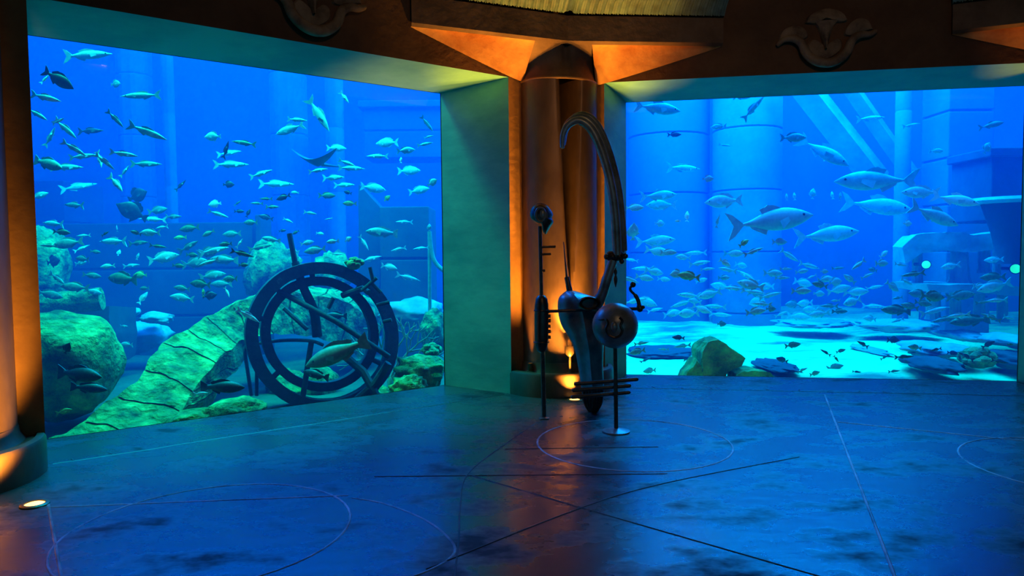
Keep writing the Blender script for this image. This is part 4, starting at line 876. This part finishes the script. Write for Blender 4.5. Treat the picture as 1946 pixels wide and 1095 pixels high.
HAND = [
 # left window, top
 (168, 105, 96, 2, S_, si, 8.6, 'long pale fish just under the soffit at the top left corner'),
 (112, 152, 66, -32, D_, dk, 7.6, 'dark fish diving beside the left window edge near the top'),
 (86, 150, 24, 60, S_, si, 7.8, None), (88, 186, 62, -14, S_, si, 7.5, None), (72, 218, 46, -30, S_, si, 7.6, None), (126, 246, 56, -42, S_, si, 7.8, None), (112, 230, 30, 18, S_, si, 7.7, None),
 (96, 260, 44, 62, S_, si, 8.2, None), (220, 227, 44, -47, S_, si, 7.6, 'bright thin fish slanting steeply down under the top left soffit'), (282, 252, 72, -22, S_, si, 7.9, 'bright thin fish gliding down left of the thin bright shaft'),
 (267, 182, 66, 187, S_, gr, 9, 'blunt grey-green fish crossing the broad hazy column near the top'), (173, 249, 56, 0, S_, dk, 9.5, 'dark hovering slender fish below the top left shoal'), (220, 160, 24, 0, C_, gr, 10, None),
 (142, 283, 48, -34, S_, si, 7.7, None), (158, 297, 50, 8, S_, si, 8.2, None), (190, 304, 40, -62, S_, si, 8, None), (200, 308, 40, -45, S_, si, 7.9, None), (236, 293, 46, -8, S_, si, 8, None), (278, 312, 58, 0, S_, gr, 9.6, None), (128, 318, 60, 0, S_, si, 8.8, None),
 (92, 312, 70, -16, G_, gr, 8.0, 'big dull green fish entering at the left window edge above the tower'), (222, 350, 52, -40, S_, si, 8, None), (238, 325, 30, 52, S_, si, 9, None), (250, 402, 56, 150, C_, dk, 10, 'dark round fish hanging over the top of the low wall'), (262, 372, 46, 20, C_, dk, 10.6, 'dark round fish above the one at the low wall top'),
 (404, 260, 30, 185, C_, wh_, 9, 'bright white round fish in open water at upper centre of left window'), (430, 284, 36, 62, S_, dk, 9.4, 'dark slender fish tilted upward right of the bright white fish'), (463, 272, 48, 172, S_, ol, 9.6, 'olive slender fish with a pale tail right of the bright white fish'),
 (436, 291, 50, 8, S_, si, 11, None), (440, 313, 62, 2, S_, si, 10, None), (497, 330, 46, 18, S_, si, 10, None), (435, 351, 22, 0, C_, dk, 10, 'small dark round fish alone in open water left of the ray'), (344, 352, 30, 45, S_, dk, 10, 'small dark slender fish tilted up beside the thin bright shaft'),
 (526, 350, 66, 0, S_, si, 11, None), (505, 378, 26, 180, S_, ol, 10, None), (408, 388, 24, 190, C_, wh_, 10, 'small bright white round fish over the low dark wall'), (415, 407, 36, -20, S_, si, 10, None), (452, 386, 16, 45, S_, dk, 10, None), (455, 402, 18, 0, D_, dk, 10, None), (476, 423, 30, 180, D_, gr, 10, None), (472, 405, 18, 60, D_, dk, 10.4, None),
 (590, 405, 28, -10, S_, si, 10, None), (607, 220, 82, -56, S_, si, 9.2, 'long slender fish diving steeply right of the broad hazy column'), (655, 186, 32, -50, S_, si, 9, 'small bright fish diving just under the soffit left of the facade'), (551, 246, 62, 196, T_, si, 9.6, 'broad silver fish tilted before the broad hazy column'), (565, 228, 40, -6, S_, si, 9.4, None),
 (640, 282, 36, 0, D_, si, 11, None), (660, 310, 36, -20, S_, si, 9.8, None), (668, 320, 48, 0, S_, si, 10.4, None), (605, 324, 36, 12, S_, si, 9.8, None), (634, 338, 48, 0, S_, si, 10.6, None), (655, 352, 44, 0, S_, si, 11, None),
 (735, 272, 46, 180, D_, si, 11, None), (717, 297, 42, 180, S_, si, 10.6, None), (772, 286, 34, 8, D_, si, 10, None), (808, 274, 32, 10, S_, si, 10, None), (815, 260, 20, 12, S_, si, 10, None), (812, 236, 38, -52, S_, si, 10, 'thin fish diving before the facade near the right jamb'), (762, 304, 12, 90, D_, wh_, 10, None), (778, 325, 46, 0, D_, si, 11.6, None), (822, 347, 22, 30, C_, wh_, 9.8, 'small bright white round fish beside the right jamb of the left window'), (797, 362, 42, 10, D_, si, 11.5, None), (710, 358, 46, -8, D_, si, 11.4, None),
 (622, 372, 32, 0, D_, ol, 11, None), (664, 387, 26, 180, D_, ye, 10.4, 'small yellow-green fish left of the broken gable slab'), (736, 377, 16, 40, C_, ye, 11, None), (768, 422, 32, 180, S_, si, 11.4, 'pale slender fish in the middle of the dark square pillar'), (725, 442, 58, 176, G_, gr, 11, 'blunt grey-green fish across the foot of the broken gable slab'), (757, 474, 32, 192, S_, si, 11.2, None), (800, 472, 30, 186, S_, si, 11.2, None), (692, 462, 34, -58, S_, si, 11.2, None), (706, 492, 42, 14, S_, si, 11.4, None), (740, 508, 34, -12, D_, si, 11, None), (776, 528, 48, -16, S_, si, 11.4, None), (662, 455, 16, 30, C_, wh_, 10, 'tiny bright white fish above the round coral on the ring'), (642, 483, 22, 0, S_, si, 11, None), (598, 476, 40, 190, D_, gr, 10.4, None), (816, 432, 14, 90, C_, si, 10.6, None),
 # left window, middle band
 (128, 463, 54, 190, D_, gr, 9.4, 'plump pale green fish nosing left before the low wall'), (158, 448, 26, 185, S_, si, 9.6, None), (156, 472, 28, 28, S_, si, 9.6, None), (156, 492, 32, 175, D_, gr, 9.7, None), (154, 500, 26, 10, D_, si, 10, None), (214, 459, 66, 180, S_, si, 9.6, 'long silver-blue fish lying level across the low wall'), (264, 462, 46, 4, S_, ol, 10.4, None), (222, 434, 14, 92, S_, wh_, 10, None), (226, 480, 12, 80, C_, wh_, 10, None), (262, 487, 14, 75, D_, si, 10.4, None), (102, 497, 34, 10, C_, dk, 10.4, None),
 (232, 530, 74, 178, G_, ol, 9.2, 'large olive fish with a dark flank left of the stone arch top'), (266, 523, 24, 180, C_, ye, 10, None), (142, 546, 50, 175, D_, gr, 9.4, 'plump grey-green fish above the broken column drum'), (312, 490, 56, 12, D_, si, 10, None), (250, 505, 36, 6, S_, si, 10.6, None), (342, 452, 24, 185, D_, ye, 10, 'small yellow fish at the middle of the low dark wall'), (360, 468, 52, 24, S_, gr, 10, None), (396, 480, 50, 10, D_, gr, 10.6, None), (408, 476, 58, 12, S_, si, 9.6, None), (456, 462, 24, 50, S_, wh_, 9.6, None), (425, 494, 58, 178, G_, gr, 10.8, None), (372, 500, 56, 8, D_, gr, 10.8, None), (440, 445, 36, 184, D_, gr, 10.8, None), (272, 566, 26, 62, D_, si, 10, 'pale fish rising steeply left of the stone arch'), (345, 548, 32, 172, D_, gr, 9.8, None), (386, 556, 16, 92, D_, ye, 9.2, 'tiny yellow fish upright just over the stone arch'), (399, 562, 26, 10, C_, dk, 9.4, 'small dark round fish just over the stone arch'), (432, 556, 24, -58, S_, wh_, 8.6, 'thin bright fish diving onto the top of the stone arch'), (345, 566, 42, 170, D_, si, 10, None), (472, 600, 48, -36, S_, wh_, 8.4, 'bright thin fish slanting down across the stone arch left of the ring'), (405, 524, 48, 8, D_, gr, 11, None), (420, 540, 40, 180, D_, gr, 11.2, None), (515, 455, 34, 170, G_, gr, 10.6, None), (495, 470, 46, 12, S_, ol, 10.8, None), (95, 560, 44, -18, D_, gr, 9.6, None), (110, 530, 44, -30, S_, gr, 9.4, None), (140, 390, 52, 176, S_, gr, 9.6, None), (100, 425, 54, 176, S_, si, 9.2, None), (76, 372, 34, 20, D_, si, 9.4, None), (300, 400, 40, 10, D_, gr, 11, None), (290, 417, 46, 178, S_, si, 10.2, None), (330, 412, 40, 0, S_, gr, 10.6, None), (150, 355, 60, 14, S_, si, 11.4, None),
 # left window, low
 (152, 712, 100, -4, G_, dk, 6.9, 'large dark blue-grey grouper in front of the round boulder'), (170, 738, 66, -8, G_, dk, 7.1, 'second dark grouper just under the one before the round boulder'), (128, 662, 26, 60, C_, dk, 6.95, 'small dark round fish on the face of the round boulder'), (122, 782, 28, 14, D_, ye, 6.9, 'small yellow fish low beside the left window edge'), (424, 736, 84, -2, G_, dk, 7.6, 'large dark grouper resting under the arch left of the bent pipe'), (640, 672, 126, 202, G_, gr, 8.35, 'big pale grey-green fish swimming through the front of the iron ring'), (382, 748, 34, 8, S_, wh_, 7.5, 'small bright fish beneath the dark grouper by the bent pipe'), (240, 655, 28, 178, D_, si, 9.8, None), (236, 620, 20, 0, S_, si, 10, None), (405, 700, 42, 170, D_, gr, 9.8, None),
 (638, 600, 44, 178, G_, dk, 9.7, 'dark thick fish seen through the middle of the iron ring'), (600, 712, 56, 170, G_, dk, 8.5, 'dark fish low inside the iron ring'),
 # right window, top
 (1250, 206, 92, -6, T_, si, 11, 'long pale fish just under the soffit at the left of the right window'), (1282, 256, 26, 0, D_, dk, 12, None), (1365, 241, 28, 182, D_, wh_, 11, 'small bright white fish before the very broad hazy column'), (1432, 205, 56, 50, S_, wh_, 10.4, 'bright fish slanting up against the soffit of the right window'), (1378, 276, 22, -12, S_, si, 12, None), (1346, 340, 22, 0, C_, si, 11, None), (1508, 262, 50, 0, D_, si, 10.6, 'silver outlined deep fish left of the sloping beam'), (1566, 290, 100, -36, T_, si, 11.4, 'broad pale fish diving along the sloping beam'), (1732, 238, 30, 10, S_, si, 12, None), (1780, 287, 28, 0, D_, wh_, 11, 'bright white deep fish right of the slim jointed shaft'), (1876, 281, 26, 60, C_, si, 11, 'pale round fish left of the ledged block'), (1884, 238, 42, 12, T_, gr, 11.4, 'grey-green fish above the bright ledge at the upper right'), (1655, 225, 52, 4, S_, si, 13, None), (1300, 320, 70, 0, S_, si, 13.4, None), (1410, 185, 40, 4, S_, si, 11, None),
 # right window, middle
 (1252, 372, 74, 4, T_, si, 12.2, None), (1256, 390, 58, 180, D_, si, 12.6, None), (1374, 383, 72, 184, D_, si, 11.6, 'deep pale fish above the long bright fish'), (1206, 395, 36, 0, D_, si, 11, None), (1204, 440, 34, 90, C_, si, 11, 'pale round fish against the left jamb of the right window beside the horn'), (1364, 420, 26, 82, S_, si, 11, 'pale slender fish upright before the very broad hazy column'), (1306, 411, 22, 82, D_, wh_, 11, None), (1288, 420, 12, 180, D_, wh_, 10.4, None), (1254, 425, 22, 0, C_, si, 12, None), (1246, 458, 72, 4, T_, si, 12.6, None), (1466, 420, 176, 8, T_, si, 11, 'very long bright fish in mid-water at the centre of the right window'), (1572, 446, 126, 6, T_, si, 12.4, 'long pale fish just right of the very long bright fish'), (1664, 344, 150, 180, T_, si, 11.2, 'very long pale fish gliding below the sloping beam'), (1668, 392, 130, -8, T_, si, 13, 'long faint fish under the one below the sloping beam'), (1748, 366, 60, 178, D_, si, 11, 'plump silver-blue fish left of the bright one before the facade'), (1816, 380, 78, -14, T_, wh_, 10.6, 'bright long fish angled down before the block-built facade'), (1776, 410, 104, -22, T_, si, 10.8, 'large silver-blue fish diving beneath the bright one before the facade'), (1725, 425, 20, 0, C_, wh_, 11, None), (1680, 483, 24, 32, D_, wh_, 11, None), (1712, 503, 28, -8, S_, si, 11, None), (1495, 374, 14, 90, D_, si, 12, None), (1510, 373, 16, 90, D_, si, 12, None), (1582, 371, 16, 90, D_, si, 12, None), (1597, 373, 16, 90, D_, si, 12, None), (1545, 368, 22, 80, C_, si, 12, None),  # five small upright fish mid-water stand in for a far lit window with visitors
 (1414, 462, 26, 30, D_, ye, 10, 'small yellow fish under the left end of the very long bright fish'), (1378, 500, 28, -28, D_, wh_, 10.4, 'bright fish with a hanging tail above the ochre boulder'), (1308, 525, 46, 172, D_, ye, 10, 'bright yellow fish with a pale tail right of the iron hook'), (1376, 528, 26, 0, D_, si, 11, None), (1482, 460, 34, 0, D_, si, 11, None), (1494, 511, 26, 0, S_, si, 11, None), (1487, 528, 32, 0, S_, si, 11, None), (1614, 530, 30, 145, D_, si, 11, None), (1648, 524, 30, 22, S_, si, 11, None), (1588, 536, 28, 10, C_, si, 11.4, None), (1567, 516, 14, 0, C_, si, 11, None), (1806, 506, 36, 190, D_, si, 11.6, 'pale deep fish under the broken colonnade lintel'), (1888, 494, 30, 185, D_, si, 11.6, None), (1886, 527, 42, 184, D_, ol, 11, 'olive deep fish resting on the colonnade plinth'), (1696, 545, 34, -34, D_, si, 11, None), (1702, 590, 62, 176, G_, ol, 11, 'large olive fish low before the left of the colonnade'), (1842, 610, 70, 188, G_, ol, 11, 'large olive fish above the pale rock plates'), (1596, 592, 32, 0, G_, ol, 12, None), (1372, 616, 18, 0, C_, ol, 12, 'tiny olive fish hovering above the ochre boulder'), (1500, 486, 48, -30, S_, si, 12, None), (1250, 478, 46, -10, D_, si, 11.6, None), (1330, 500, 46, 8, S_, si, 12, None), (1395, 482, 36, 0, D_, si, 11.6, None),
]
for f in HAND:
    bd = -0.18 if (f[4] == S_ and abs(math.sin(math.radians(f[3]))) > .3) else 0.0
    place(*f[:7], label=f[7], bend=bd)
# the loose shoals between them
def scatter(x0, x1, y0, y1, n, dens=15, near=(.8, 5.0), mix=(si, si, gr), sizes=(16, 46), spread=14):
    pts = [(f[0], f[1]) for f in HAND]; k = 0; tries = 0
    while k < n and tries < n * 30:
        tries += 1; x, y = rf.uniform(x0, x1), rf.uniform(y0, y1)
        if any((x - p[0]) ** 2 + ((y - p[1]) * 1.6) ** 2 < dens ** 2 for p in pts): continue
        pts.append((x, y)); k += 1
        kind = rf.choice((S_, S_, D_, D_, C_ if rf.random() < .3 else D_)); m_ = rf.choice(mix)
        place(x, y, rf.uniform(*sizes), rf.choice((0, 180)) + rf.gauss(0, spread), kind, m_, glass_d(x) + rf.uniform(*near))
scatter(300, 470, 425, 540, 12, 22, (1.0, 3.6), (si, gr, gr, ol))
scatter(90, 300, 430, 560, 10, 26, (1.2, 3.6), (si, gr, gr))
for q, z_ in (((236, 596, 11.6), 30), ((300, 604, 11.8), 30)): boulder('rubble_rock', *q, (z_, z_ * .4), RUIN, 'pale flat rubble stone behind the arch, %s of two' % ('nearer the round boulder' if q[0] < 260 else 'nearer the arch'), amp=.3)
scatter(480, 680, 360, 480, 14, 22, (1.6, 4.2), (si, gr, dk, ol), (14, 34))
scatter(1195, 1440, 470, 600, 34, 20, (1.2, 5.5), (si,), (22, 52))
scatter(1440, 1700, 500, 610, 32, 20, (1.2, 5.5), (si, si, si, gr), (20, 52))
scatter(1690, 1930, 520, 620, 18, 24, (1.0, 3.0), (si, gr, gr), (22, 56))
scatter(1480, 1925, 640, 712, 24, 24, (.7, 3.2), (gr, dk, dk, ol), (16, 34), 25)
scatter(1200, 1320, 620, 705, 8, 26, (.7, 3.0), (gr, dk), (18, 36), 20)
# ray
def ray_fish():
    d = 10.2; p = at(602, 305, d); t = empty('ray', p); tag(t, 'dark ray with raised wings in open water above the iron ring', 'ray'); k = d / FPX
    mb = MB(); rows = []
    for i in range(21):
        u = -1 + i / 10; x = u * 42 * k; z = 24 * k * abs(u) ** 1.7 - 4 * k; c = (1 - abs(u)) ** .8 * .34 + .015; sw = -.12 * abs(u)
        rows.append([p + Vector((x, sw + q * c, z + .05 * (1 - abs(u)) * s_)) for q, s_ in ((.6, 0), (.2, 1), (-.4, .7), (-1, 0), (-.4, -.7), (.2, -1))])
    mb.grid(rows, True, caps=True); mb.build('wings', M['fdark'], t)
    mb = MB(); mb.tube([p + Vector((0, .3, -.02)), p + Vector((.1, .7, 0)), p + Vector((.2, 1.2, .05))], [.03, .015, .006], 8); mb.build('tail', M['fdark'], t)
ray_fish()
